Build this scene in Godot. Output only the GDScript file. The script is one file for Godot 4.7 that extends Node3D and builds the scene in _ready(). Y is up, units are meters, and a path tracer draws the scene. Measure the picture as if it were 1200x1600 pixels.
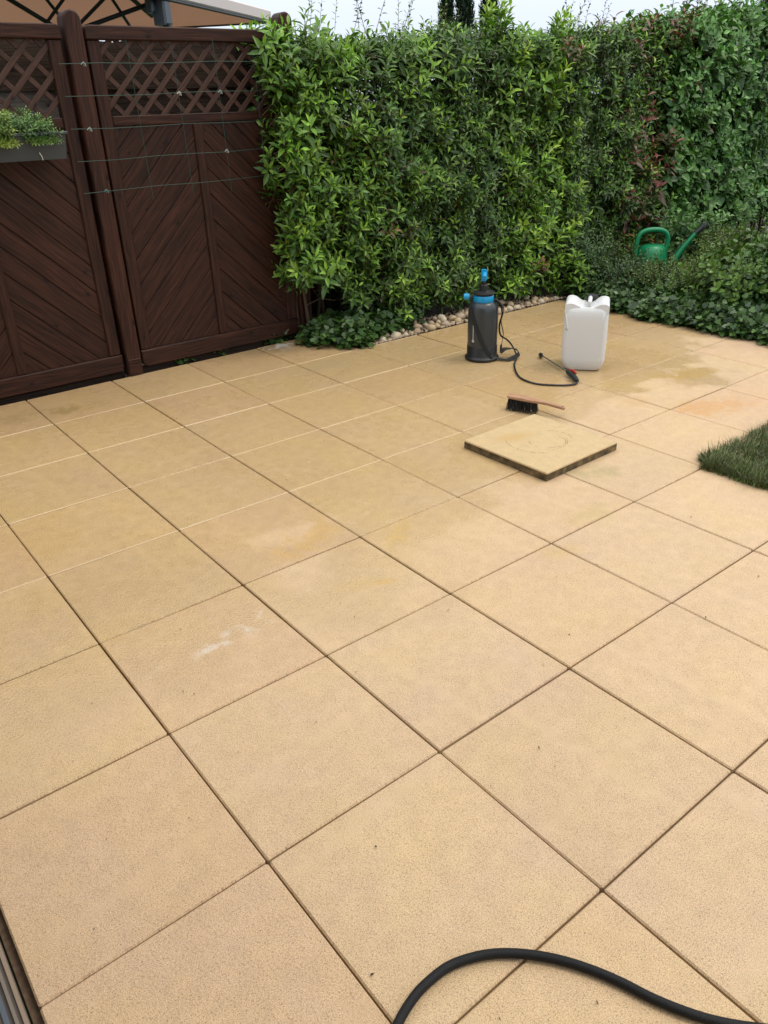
extends Node3D
# A patio of sand-coloured slabs between a stained fence, a mixed hedge and a planted border.

var rng := RandomNumberGenerator.new()
var M := {}            # materials by name
var used := {}         # names taken at the top level


# ------------------------------------------------------------------ mesh building
class MB:
	var v := PackedVector3Array()
	var n := PackedVector3Array()
	var c := PackedColorArray()
	var u := PackedVector2Array()
	var w := PackedVector2Array()
	var has_c := false
	var has_w := false
	var col := Color(1, 1, 1)

	func vert(p: Vector3, nn: Vector3, uv := Vector2.ZERO, uv2 := Vector2.ZERO) -> void:
		v.append(p); n.append(nn); u.append(uv); w.append(uv2); c.append(col)

	func tri(a: Vector3, b: Vector3, d: Vector3, na: Vector3, nb: Vector3, nd: Vector3, ua := Vector2.ZERO, ub := Vector2.ZERO, ud := Vector2.ZERO) -> void:
		var g := (b - a).cross(d - a)
		if g.dot(na + nb + nd) > 0.0:
			vert(a, na, ua); vert(d, nd, ud); vert(b, nb, ub)
		else:
			vert(a, na, ua); vert(b, nb, ub); vert(d, nd, ud)

	func quad(a: Vector3, b: Vector3, d: Vector3, e: Vector3, nn: Vector3, uo := Vector2.ZERO, us := Vector2.ZERO) -> void:
		var l1 := (b - a).length()
		var l2 := (e - a).length()
		var ua := uo
		var ub := uo + Vector2(l1, 0)
		var ud := uo + Vector2(l1, l2)
		var ue := uo + Vector2(0, l2)
		tri(a, b, d, nn, nn, nn, ua, ub, ud)
		tri(a, d, e, nn, nn, nn, ua, ud, ue)

	func mesh() -> ArrayMesh:
		var a := []
		a.resize(Mesh.ARRAY_MAX)
		a[Mesh.ARRAY_VERTEX] = v
		a[Mesh.ARRAY_NORMAL] = n
		a[Mesh.ARRAY_TEX_UV] = u
		if has_w: a[Mesh.ARRAY_TEX_UV2] = w
		if has_c: a[Mesh.ARRAY_COLOR] = c
		var m := ArrayMesh.new()
		m.add_surface_from_arrays(Mesh.PRIMITIVE_TRIANGLES, a)
		return m

	# convex polygon (counter-clockwise in its XY plane) swept from z = 0 (front) back to z = -depth, front edges chamfered by b
	func prism(t: Transform3D, poly: PackedVector2Array, depth: float, b: float, grain := Vector2(1, 0), uo := Vector2.ZERO) -> void:
		var k := poly.size()
		var ins := MB.inset(poly, b)
		var side := Vector2(-grain.y, grain.x)
		var fz := t.basis.z.normalized()
		var mid := Vector2.ZERO
		for p in ins: mid += p / k
		for i in k:
			var j := (i + 1) % k
			var pa := ins[i]; var pb := ins[j]
			tri(t * Vector3(mid.x, mid.y, 0), t * Vector3(pa.x, pa.y, 0), t * Vector3(pb.x, pb.y, 0), fz, fz, fz, uo + Vector2(mid.dot(grain), mid.dot(side)), uo + Vector2(pa.dot(grain), pa.dot(side)), uo + Vector2(pb.dot(grain), pb.dot(side)))
			var oa := poly[i]; var ob := poly[j]
			var en := Vector2((ob - oa).y, -(ob - oa).x).normalized()
			var cn := (t.basis * Vector3(en.x, en.y, 1.0)).normalized()
			var sn := (t.basis * Vector3(en.x, en.y, 0)).normalized()
			var ua := uo + Vector2(oa.dot(grain), oa.dot(side)); var ub := uo + Vector2(ob.dot(grain), ob.dot(side))
			var A := t * Vector3(pa.x, pa.y, 0); var B := t * Vector3(pb.x, pb.y, 0)
			var C := t * Vector3(ob.x, ob.y, -b); var D := t * Vector3(oa.x, oa.y, -b)
			tri(A, B, C, cn, cn, cn, ua, ub, ub); tri(A, C, D, cn, cn, cn, ua, ub, ua)
			var E := t * Vector3(ob.x, ob.y, -depth); var F := t * Vector3(oa.x, oa.y, -depth)
			var off := side * (depth)
			tri(D, C, E, sn, sn, sn, ua, ub, ub + off); tri(D, E, F, sn, sn, sn, ua, ub + off, ua + off)
			tri(t * Vector3(mid.x, mid.y, -depth), E, F, -fz, -fz, -fz, uo, ub, ua)

	static func inset(poly: PackedVector2Array, b: float) -> PackedVector2Array:
		var k := poly.size()
		var r := PackedVector2Array()
		for i in k:
			var p0 := poly[(i + k - 1) % k]; var p1 := poly[i]; var p2 := poly[(i + 1) % k]
			var d0 := (p1 - p0).normalized(); var d1 := (p2 - p1).normalized()
			var n0 := Vector2(-d0.y, d0.x); var n1 := Vector2(-d1.y, d1.x)
			var bis := (n0 + n1)
			bis = bis / maxf(bis.dot(n0), 0.3)
			r.append(p1 + bis * b)
		return r

	func box(t: Transform3D, s: Vector3, b := 0.004, uo := Vector2.ZERO, grain := Vector2(1, 0)) -> void:
		var h := s * 0.5
		prism(t * Transform3D(Basis(), Vector3(0, 0, h.z)), PackedVector2Array([Vector2(-h.x, -h.y), Vector2(h.x, -h.y), Vector2(h.x, h.y), Vector2(-h.x, h.y)]), s.z, minf(b, minf(h.x, h.y) * 0.8), grain, uo)

	func tube(pts: Array, rad, sides := 8, caps := true, flat_w := 1.0) -> void:
		var k := pts.size()
		var tan := []
		for i in k:
			var d: Vector3 = pts[mini(i + 1, k - 1)] - pts[maxi(i - 1, 0)]
			tan.append(d.normalized())
		var up := Vector3.UP
		if absf(tan[0].dot(up)) > 0.9: up = Vector3.RIGHT
		var nx: Vector3 = (up - tan[0] * up.dot(tan[0])).normalized()
		var rings := []
		var run := 0.0
		for i in k:
			nx = (nx - tan[i] * nx.dot(tan[i])).normalized()
			var ny: Vector3 = tan[i].cross(nx)
			if i > 0: run += (pts[i] - pts[i - 1]).length()
			var r: float = rad[i] if rad is Array else rad
			var ring := []
			for s in sides + 1:
				var a := TAU * s / sides
				var d: Vector3 = nx * cos(a) + ny * sin(a) * flat_w
				var dn: Vector3 = nx * cos(a) * flat_w + ny * sin(a)
				ring.append([pts[i] + d * r, dn.normalized(), Vector2(run, float(s) / sides * 0.1)])
			rings.append(ring)
		for i in k - 1:
			for s in sides:
				var a = rings[i][s]; var b = rings[i][s + 1]; var d = rings[i + 1][s + 1]; var e = rings[i + 1][s]
				tri(a[0], b[0], d[0], a[1], b[1], d[1], a[2], b[2], d[2])
				tri(a[0], d[0], e[0], a[1], d[1], e[1], a[2], d[2], e[2])
		if caps:
			for end in [0, k - 1]:
				var nn: Vector3 = -tan[0] if end == 0 else tan[end]
				for s in sides:
					tri(pts[end], rings[end][s][0], rings[end][s + 1][0], nn, nn, nn)

	# profile: array of Vector2(radius, height), turned about y at t; sx, sz squash it
	func lathe(t: Transform3D, prof: Array, sides := 24) -> void:
		var k := prof.size()
		for i in k - 1:
			var p0: Vector2 = prof[i]; var p1: Vector2 = prof[i + 1]
			if p0.distance_to(p1) < 1e-6: continue
			var nn := Vector2(p1.y - p0.y, p0.x - p1.x).normalized()
			var na := nn; var nb := nn
			if i > 0 and p0.distance_to(prof[i - 1]) > 1e-6:
				var q := Vector2(p0.y - prof[i - 1].y, prof[i - 1].x - p0.x).normalized()
				if q.dot(nn) > 0.75: na = (q + nn).normalized()
			if i < k - 2 and p1.distance_to(prof[i + 2]) > 1e-6:
				var q2 := Vector2(prof[i + 2].y - p1.y, p1.x - prof[i + 2].x).normalized()
				if q2.dot(nn) > 0.75: nb = (q2 + nn).normalized()
			for s in sides:
				var a := TAU * s / sides; var b := TAU * (s + 1) / sides
				var da := Vector3(cos(a), 0, sin(a)); var db := Vector3(cos(b), 0, sin(b))
				var A := da * p0.x + Vector3.UP * p0.y; var B := db * p0.x + Vector3.UP * p0.y
				var C := db * p1.x + Vector3.UP * p1.y; var D := da * p1.x + Vector3.UP * p1.y
				var bs := t.basis
				var n1 := (bs * (da * na.x + Vector3.UP * na.y)).normalized(); var n2 := (bs * (db * na.x + Vector3.UP * na.y)).normalized()
				var n3 := (bs * (db * nb.x + Vector3.UP * nb.y)).normalized(); var n4 := (bs * (da * nb.x + Vector3.UP * nb.y)).normalized()
				var u0 := float(s) / sides; var u1 := float(s + 1) / sides
				if p0.x > 1e-6: tri(t * A, t * B, t * C, n1, n2, n3, Vector2(u0, p0.y), Vector2(u1, p0.y), Vector2(u1, p1.y))
				if p1.x > 1e-6: tri(t * A, t * C, t * D, n1, n3, n4, Vector2(u0, p0.y), Vector2(u1, p1.y), Vector2(u0, p1.y))

	# one leaf: base at o, along d, face towards up, length l, width wd; folded on the midrib and drooping
	func leaf(o: Vector3, d: Vector3, up: Vector3, l: float, wd: float, fold := 0.25, droop := 0.3, wide_at := 0.45, segs := 3) -> void:
		var x := d.cross(up).normalized()
		var z := x.cross(d).normalized()
		var prev := []
		for i in segs + 1:
			var s := float(i) / segs
			var hw := 0.0
			if s < wide_at: hw = sin(s / wide_at * PI * 0.5)
			else: hw = cos((s - wide_at) / (1.0 - wide_at) * PI * 0.5)
			hw = hw * wd * 0.5
			var cp := o + d * (l * s) - z * (droop * l * s * s)
			var sl := (d - z * (2.0 * droop * s)).normalized()
			var nz := x.cross(sl).normalized()
			var le := cp - x * hw + nz * (hw * fold * 2.0)
			var ri := cp + x * hw + nz * (hw * fold * 2.0)
			var nl := (nz + x * fold * 1.6).normalized(); var nr := (nz - x * fold * 1.6).normalized()
			if i > 0:
				if i == 1:
					tri(prev[0], cp, le, nl, nl, nl); tri(prev[0], cp, ri, nr, nr, nr)
				elif i == segs:
					tri(prev[0], cp, prev[1], nl, nl, nl); tri(prev[0], cp, prev[2], nr, nr, nr)
				else:
					tri(prev[0], cp, le, nl, nl, nl); tri(prev[0], le, prev[1], nl, nl, nl)
					tri(prev[0], cp, ri, nr, nr, nr); tri(prev[0], ri, prev[2], nr, nr, nr)
			prev = [cp, le, ri]


# ------------------------------------------------------------------ scene helpers
func numbered(base: String) -> String:
	var k: int = used.get(base, 0)
	used[base] = k + 1
	return base if k == 0 else "%s_%03d" % [base, k]

func part(called: String, mesh: Mesh, mat: Material, parent: Node) -> MeshInstance3D:
	var o := MeshInstance3D.new()
	o.name = called
	o.mesh = mesh
	o.material_override = mat
	parent.add_child(o, true)
	return o

func tag(o: Node, label: String, category: String, group := "") -> void:
	o.set_meta("label", label)
	o.set_meta("category", category)
	if group: o.set_meta("group", group)

func thing(called: String, label: String, category: String, at := Vector3.ZERO, group := "") -> Node3D:
	var o := Node3D.new()
	o.name = numbered(called)
	o.position = at
	add_child(o)
	tag(o, label, category, group)
	return o

func thing_mesh(called: String, mesh: Mesh, mat: Material, label: String, category: String, at := Vector3.ZERO, group := "") -> MeshInstance3D:
	var o := MeshInstance3D.new()
	o.name = numbered(called)
	o.mesh = mesh
	o.material_override = mat
	o.position = at
	add_child(o)
	tag(o, label, category, group)
	return o

func structure(called: String, mesh: Mesh, mat: Material) -> MeshInstance3D:
	var o := MeshInstance3D.new()
	o.name = numbered(called)
	o.mesh = mesh
	o.material_override = mat
	add_child(o)
	o.set_meta("kind", "structure")
	return o

func many(called: String, mesh: Mesh, mat: Material, ts: Array, cols: Array, parent: Node, kind := "stuff") -> MultiMeshInstance3D:
	var mm := MultiMesh.new()
	mm.transform_format = MultiMesh.TRANSFORM_3D
	mm.use_colors = true
	mm.mesh = mesh
	mm.instance_count = ts.size()
	for i in ts.size():
		mm.set_instance_transform(i, ts[i])
		mm.set_instance_color(i, cols[i])
	var o := MultiMeshInstance3D.new()
	o.name = called
	o.multimesh = mm
	o.material_override = mat
	parent.add_child(o, true)
	if kind: o.set_meta("kind", kind)
	return o

func at(x: float, y: float, z: float) -> Transform3D:
	return Transform3D(Basis(), Vector3(x, y, z))

func rv(s: float) -> Vector3:
	return Vector3(rng.randf_range(-s, s), rng.randf_range(-s, s), rng.randf_range(-s, s))

func lin(r: float, g: float, b: float) -> Color:      # a real-world base colour for albedo_color
	return Color(r, g, b).linear_to_srgb()

func mat(r: float, g: float, b: float, rough := 0.6, metal := 0.0) -> StandardMaterial3D:
	var m := StandardMaterial3D.new()
	m.albedo_color = lin(r, g, b)
	m.roughness = rough
	m.metallic = metal
	return m

func leaf_mat(rough: float, back: Color) -> StandardMaterial3D:
	var m := StandardMaterial3D.new()
	m.albedo_color = Color(1, 1, 1)
	m.vertex_color_use_as_albedo = true
	m.roughness = rough
	m.cull_mode = BaseMaterial3D.CULL_DISABLED
	m.backlight_enabled = true
	m.backlight = back
	return m

func noise(seed_: int, freq: float, oct := 4, type := FastNoiseLite.TYPE_SIMPLEX_SMOOTH) -> FastNoiseLite:
	var f := FastNoiseLite.new()
	f.seed = seed_
	f.frequency = freq
	f.noise_type = type
	f.fractal_octaves = oct
	return f

func noise_bytes(f: FastNoiseLite, side: int) -> PackedByteArray:
	var im := f.get_seamless_image(side, side, false, false, 0.1, true)
	im.convert(Image.FORMAT_L8)
	return im.get_data()

func noise_tex(f: FastNoiseLite, side: int) -> ImageTexture:
	var im := f.get_seamless_image(side, side, false, false, 0.1, true)
	return ImageTexture.create_from_image(im)


# ------------------------------------------------------------------ textures
const PX0 := -1.05      # the patio's stain map covers 5.2 m from this corner
const PZ0 := -3.6
const PSIZE := 5.2

func blob(x: float, z: float, cx: float, cz: float, rx: float, rz: float, turn := 0.0) -> float:
	var dx := x - cx; var dz := z - cz
	var a := dx * cos(turn) + dz * sin(turn); var b := -dx * sin(turn) + dz * cos(turn)
	return 1.0 - sqrt(a * a / (rx * rx) + b * b / (rz * rz))

func slab_material() -> StandardMaterial3D:
	var side := 640
	var n1 := noise_bytes(noise(11, 0.006, 5), side)     # broad damp patches
	var n2 := noise_bytes(noise(12, 0.03, 4), side)
	var n3 := noise_bytes(noise(13, 0.11, 3), side)
	var n4 := noise_bytes(noise(14, 0.012, 4), side)
	var col := PackedByteArray(); col.resize(side * side * 3)
	var rgh := PackedByteArray(); rgh.resize(side * side)
	# rust and algae stains, dried lime marks: [x, z, rx, rz, turn, r, g, b, strength]
	var stains := [
		[2.70, -0.88, 0.30, 0.15, 0.3, 0.66, 0.37, 0.13, 0.75], [2.95, -0.80, 0.40, 0.2, 0.2, 0.68, 0.44, 0.24, 0.4], [0.33, -1.12, 0.20, 0.10, -0.4, 0.66, 0.42, 0.12, 0.45], [0.38, -0.70, 0.045, 0.02, 0.5, 0.60, 0.36, 0.09, 0.6],
		[0.30, -0.74, 0.10, 0.04, 0.2, 0.62, 0.43, 0.15, 0.4], [0.62, -0.92, 0.14, 0.05, -0.7, 0.64, 0.42, 0.12, 0.5], [0.16, -3.17, 0.20, 0.09, 0.1, 0.38, 0.28, 0.10, 0.65], [-0.15, -3.24, 0.22, 0.12, 0, 0.42, 0.32, 0.14, 0.5],
		[3.05, -1.27, 0.26, 0.10, 0.3, 0.60, 0.38, 0.12, 0.6], [2.45, -1.20, 0.12, 0.10, 0.3, 0.60, 0.38, 0.15, 0.4], [1.60, -0.78, 0.14, 0.09, 0.4, 0.44, 0.36, 0.16, 0.6], [1.28, -0.55, 0.15, 0.09, 0.2, 0.52, 0.40, 0.17, 0.5],
		[2.2, -0.12, 0.25, 0.09, 1.4, 0.40, 0.26, 0.10, 0.5], [0.98, -0.44, 0.10, 0.06, 0.4, 0.60, 0.42, 0.15, 0.4], [1.62, -2.85, 0.30, 0.14, 0.1, 0.50, 0.38, 0.2, 0.35], [3.4, -2.2, 0.3, 0.14, 0.1, 0.54, 0.36, 0.15, 0.4]]
	var white := [[1.655, -3.425, 0.075, 0.045, 0.2, 1.5], [1.63, -3.36, 0.04, 0.03, 0.2, 0.7], [-0.19, -0.765, 0.09, 0.028, -0.35, 0.34], [-0.27, -0.755, 0.10, 0.022, 0.0, 0.15], [-0.10, -0.745, 0.08, 0.022, 0.1, 0.15]]
	var px := 0
	for j in side:
		var z := PZ0 + PSIZE * (j + 0.5) / side
		for i in side:
			var x := PX0 + PSIZE * (i + 0.5) / side
			var a := n1[px] / 255.0; var b := n2[px] / 255.0; var d := n3[px] / 255.0; var e := n4[px] / 255.0
			# water still standing on the far two thirds of the terrace; its rim wanders with the noise
			var edge := -0.78 - 0.16 * x
			if x < -0.45: edge = -0.92
			var wet := clampf((edge - z) * 5.0 + (a - 0.5) * 6.0 + (b - 0.5) * 2.6 + (d - 0.5) * 0.8 + 0.5, 0.0, 1.0)
			var pale_patch := clampf((maxf(blob(x, z, 1.55, -0.66, 0.42, 0.22, -0.2), maxf(blob(x, z, 1.9, -0.35, 0.5, 0.22, 0.3), blob(x, z, 0.85, -0.62, 0.3, 0.12, -0.5))) + (b - 0.5) * 1.6 + (d - 0.5) * 0.5) * 3.0, 0.0, 1.0)
			wet *= 1.0 - 0.8 * pale_patch      # patches kept paler and rougher, with less of the damp tint
			var film := clampf((a - 0.5) * 4.0 + (e - 0.5) * 3.0 + 0.5, 0.0, 1.0) * wet
			var r := 0.675 + (e - 0.5) * 0.06 + (d - 0.5) * 0.06
			var g := 0.485 + (e - 0.5) * 0.05 + (d - 0.5) * 0.05
			var bl := 0.288 + (b - 0.5) * 0.035 + (d - 0.5) * 0.035
			# dry stone is paler and pinker than damp stone
			r *= lerpf(1.0, 0.915, wet); g *= lerpf(1.0, 0.895, wet); bl *= lerpf(1.0, 0.77, wet)
			for s in stains:
				if absf(x - s[0]) < 0.55 and absf(z - s[1]) < 0.55:
					var bb := blob(x, z, s[0], s[1], s[2], s[3], s[4])
					if bb < -0.35: continue
					var k := clampf((bb + ((b - 0.5) * 1.5 + (d - 0.5) * 1.6) * clampf(bb + 0.35, 0.0, 1.0)) * 1.5, 0.0, 1.0) * float(s[8])
					r = lerpf(r, s[5], k); g = lerpf(g, s[6], k); bl = lerpf(bl, s[7], k)
			for s in white:
				if absf(x - s[0]) < 0.2 and absf(z - s[1]) < 0.2:
					var k := clampf((blob(x, z, s[0], s[1], s[2], s[3], s[4]) + (d - 0.5) * 4.0 + (b - 0.5) * 0.6) * 1.3, 0.0, 1.0) * clampf(s[5], 0, 1)
					r = lerpf(r, 0.84, k); g = lerpf(g, 0.80, k); bl = lerpf(bl, 0.72, k)
			var cc := Color(clampf(r, 0, 1), clampf(g, 0, 1), clampf(bl, 0, 1)).linear_to_srgb()
			col[px * 3] = int(cc.r * 255.0); col[px * 3 + 1] = int(cc.g * 255.0); col[px * 3 + 2] = int(cc.b * 255.0)
			rgh[px] = int(255.0 * clampf(lerpf(0.70, 0.36, wet) - 0.16 * film + (d - 0.5) * 0.1, 0.2, 1.0))
			px += 1
	var m := StandardMaterial3D.new()
	m.albedo_texture = ImageTexture.create_from_image(Image.create_from_data(side, side, false, Image.FORMAT_RGB8, col))
	m.roughness = 1.0
	m.roughness_texture = ImageTexture.create_from_image(Image.create_from_data(side, side, false, Image.FORMAT_L8, rgh))
	m.roughness_texture_channel = BaseMaterial3D.TEXTURE_CHANNEL_GRAYSCALE
	# sand grains: fine relief over the whole terrace
	m.heightmap_enabled = true
	var hf := noise(21, 0.22, 3, FastNoiseLite.TYPE_SIMPLEX)
	var him := hf.get_image(2048, 2048, false, false, true)
	him.convert(Image.FORMAT_L8)
	m.heightmap_texture = ImageTexture.create_from_image(him)
	m.heightmap_scale = 0.10
	# and their colours: brown, grey and white grains in the binder, repeated every 0.7 m
	m.detail_enabled = true
	m.detail_blend_mode = BaseMaterial3D.BLEND_MODE_MUL
	m.detail_uv_layer = BaseMaterial3D.DETAIL_UV_2
	m.detail_albedo = ImageTexture.create_from_image(grain_image(576, 31))
	return m

func grain_image(side: int, seed_: int) -> Image:
	var g1 := noise_bytes(noise(seed_, 0.25, 2, FastNoiseLite.TYPE_SIMPLEX), side)
	var g2 := noise_bytes(noise(seed_ + 1, 0.42, 1, FastNoiseLite.TYPE_SIMPLEX), side)
	var g3 := noise_bytes(noise(seed_ + 2, 0.02, 3), side)
	var out := PackedByteArray(); out.resize(side * side * 3)
	for k in side * side:
		var a := g1[k] / 255.0; var b := g2[k] / 255.0
		var base := 0.90 + (b - 0.5) * 0.34 + (g3[k] / 255.0 - 0.5) * 0.05
		var r := base; var g := base; var bl := base
		if a > 0.77 and b > 0.4:
			var t := clampf((a - 0.77) * 7.0, 0.0, 1.0)
			r = lerpf(r, 0.50, t); g = lerpf(g, 0.43, t); bl = lerpf(bl, 0.40, t)
		elif a < 0.2 and b > 0.5:
			var t2 := clampf((0.2 - a) * 8.0, 0.0, 1.0)
			r = lerpf(r, 1.0, t2); g = lerpf(g, 1.0, t2); bl = lerpf(bl, 1.0, t2)
		out[k * 3] = int(clampf(r, 0, 1) * 255.0); out[k * 3 + 1] = int(clampf(g, 0, 1) * 255.0); out[k * 3 + 2] = int(clampf(bl, 0, 1) * 255.0)
	return Image.create_from_data(side, side, false, Image.FORMAT_RGB8, out)

# grain runs along u; 1 repeat = 0.8 m along, 0.4 m across
func wood_image(seed_: int, dark: Color, light: Color, knot_n: int) -> Image:
	var w := 512; var h := 256
	var f := noise(seed_, 0.05, 4); var f2 := noise(seed_ + 1, 0.012, 3)
	var r := RandomNumberGenerator.new(); r.seed = seed_
	var kn := []
	for i in knot_n: kn.append(Vector3(r.randf() * w, r.randf() * h, r.randf_range(3.0, 6.0)))
	var im := Image.create(w, h, false, Image.FORMAT_RGB8)
	for y in h:
		for x in w:
			var ang := TAU * x / w
			var cx := cos(ang) * 14.0; var cy := sin(ang) * 14.0
			var bend := f2.get_noise_3d(cx * 2.0, cy * 2.0, y * 0.6) * 10.0
			var kd := 0.0
			for k in kn:
				var dx: float = x - k.x; var dy: float = y - k.y
				var q: float = dx * dx / (k.z * k.z * 3.0) + dy * dy / (k.z * k.z)
				if q < 16.0:
					bend += (dy / k.z) * 7.0 * exp(-q * 0.25)
					kd = maxf(kd, exp(-q * 0.9))
			var t := 0.5 + 0.9 * f.get_noise_3d(cx * 0.7, cy * 0.7, (y + bend) * 3.0) + 0.25 * f2.get_noise_3d(cx, cy, y * 2.0 + 300.0)
			im.set_pixel(x, y, dark.lerp(light, clampf(t, 0, 1)).lerp(dark * 0.45, kd))
	return im

func stain_wood(seed_: int, d: Color, l: Color, rough: float) -> StandardMaterial3D:
	var m := StandardMaterial3D.new()
	var im := wood_image(seed_, d.linear_to_srgb(), l.linear_to_srgb(), 4)
	m.albedo_texture = ImageTexture.create_from_image(im)
	m.uv1_scale = Vector3(1.0 / 0.8, 1.0 / 0.4, 1)
	m.roughness = rough
	m.heightmap_enabled = true
	m.heightmap_texture = m.albedo_texture
	m.heightmap_scale = 0.12
	m.metallic_specular = 0.35
	return m


# ------------------------------------------------------------------ foliage
# a sprig grows along +y from the origin: a twig with leaves set round it
func sprig(n: int, stem: float, l: float, wd: float, old: Color, young: Color, sd: int, wide_at := 0.45, spread := 0.9, droop := 0.25, twig := Color(0.10, 0.07, 0.035), segs := 3) -> ArrayMesh:
	var r := RandomNumberGenerator.new(); r.seed = sd
	var b := MB.new(); b.has_c = true
	b.col = twig
	b.tube([Vector3(0, -0.06, 0), Vector3(r.randf_range(-0.004, 0.004), stem * 0.5, 0), Vector3(0, stem, 0.004)], [0.0025, 0.002, 0.001], 3, false)
	for i in n:
		var s := float(i) / maxf(n - 1, 1)
		var a := i * 2.4 + r.randf_range(-0.4, 0.4)
		var out := Vector3(cos(a), 0, sin(a))
		var lift := lerpf(0.35, 1.6, s * s) + r.randf_range(-0.2, 0.2)
		var d := (out * spread + Vector3.UP * lift).normalized()
		var size := lerpf(1.0, 0.55, s * s) * r.randf_range(0.8, 1.15)
		b.col = old.lerp(young, clampf(s * 1.1 + r.randf_range(-0.25, 0.15), 0, 1)) * r.randf_range(0.8, 1.2)
		b.leaf(Vector3(0, stem * s, 0) + out * 0.004, d, (Vector3.UP * 1.2 - out * 0.2 + Vector3(r.randf_range(-0.3, 0.3), 0, r.randf_range(-0.3, 0.3))).normalized(), l * size, wd * size, r.randf_range(0.12, 0.32), droop * r.randf_range(0.4, 1.6), wide_at, segs)
	return b.mesh()

func aim(dir: Vector3, roll: float, s: float, p: Vector3) -> Transform3D:
	var y := dir.normalized()
	var x := y.cross(Vector3(0.31, 0.2, 0.93)).normalized()
	var z := x.cross(y)
	return Transform3D(Basis(x, y, z).rotated(y, roll).scaled(Vector3.ONE * s), p)

var bulge := FastNoiseLite.new()

func hedge_front(x: float, y: float, zf: float) -> float:
	return zf + 0.11 * bulge.get_noise_2d(x * 100.0, y * 100.0) + 0.13 * bulge.get_noise_2d(x * 330.0 + 40.0, y * 290.0) + 0.05 * clampf(0.5 - y, 0.0, 0.5) - 0.10 * clampf((y - 1.2) / 0.7, 0, 1)

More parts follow.
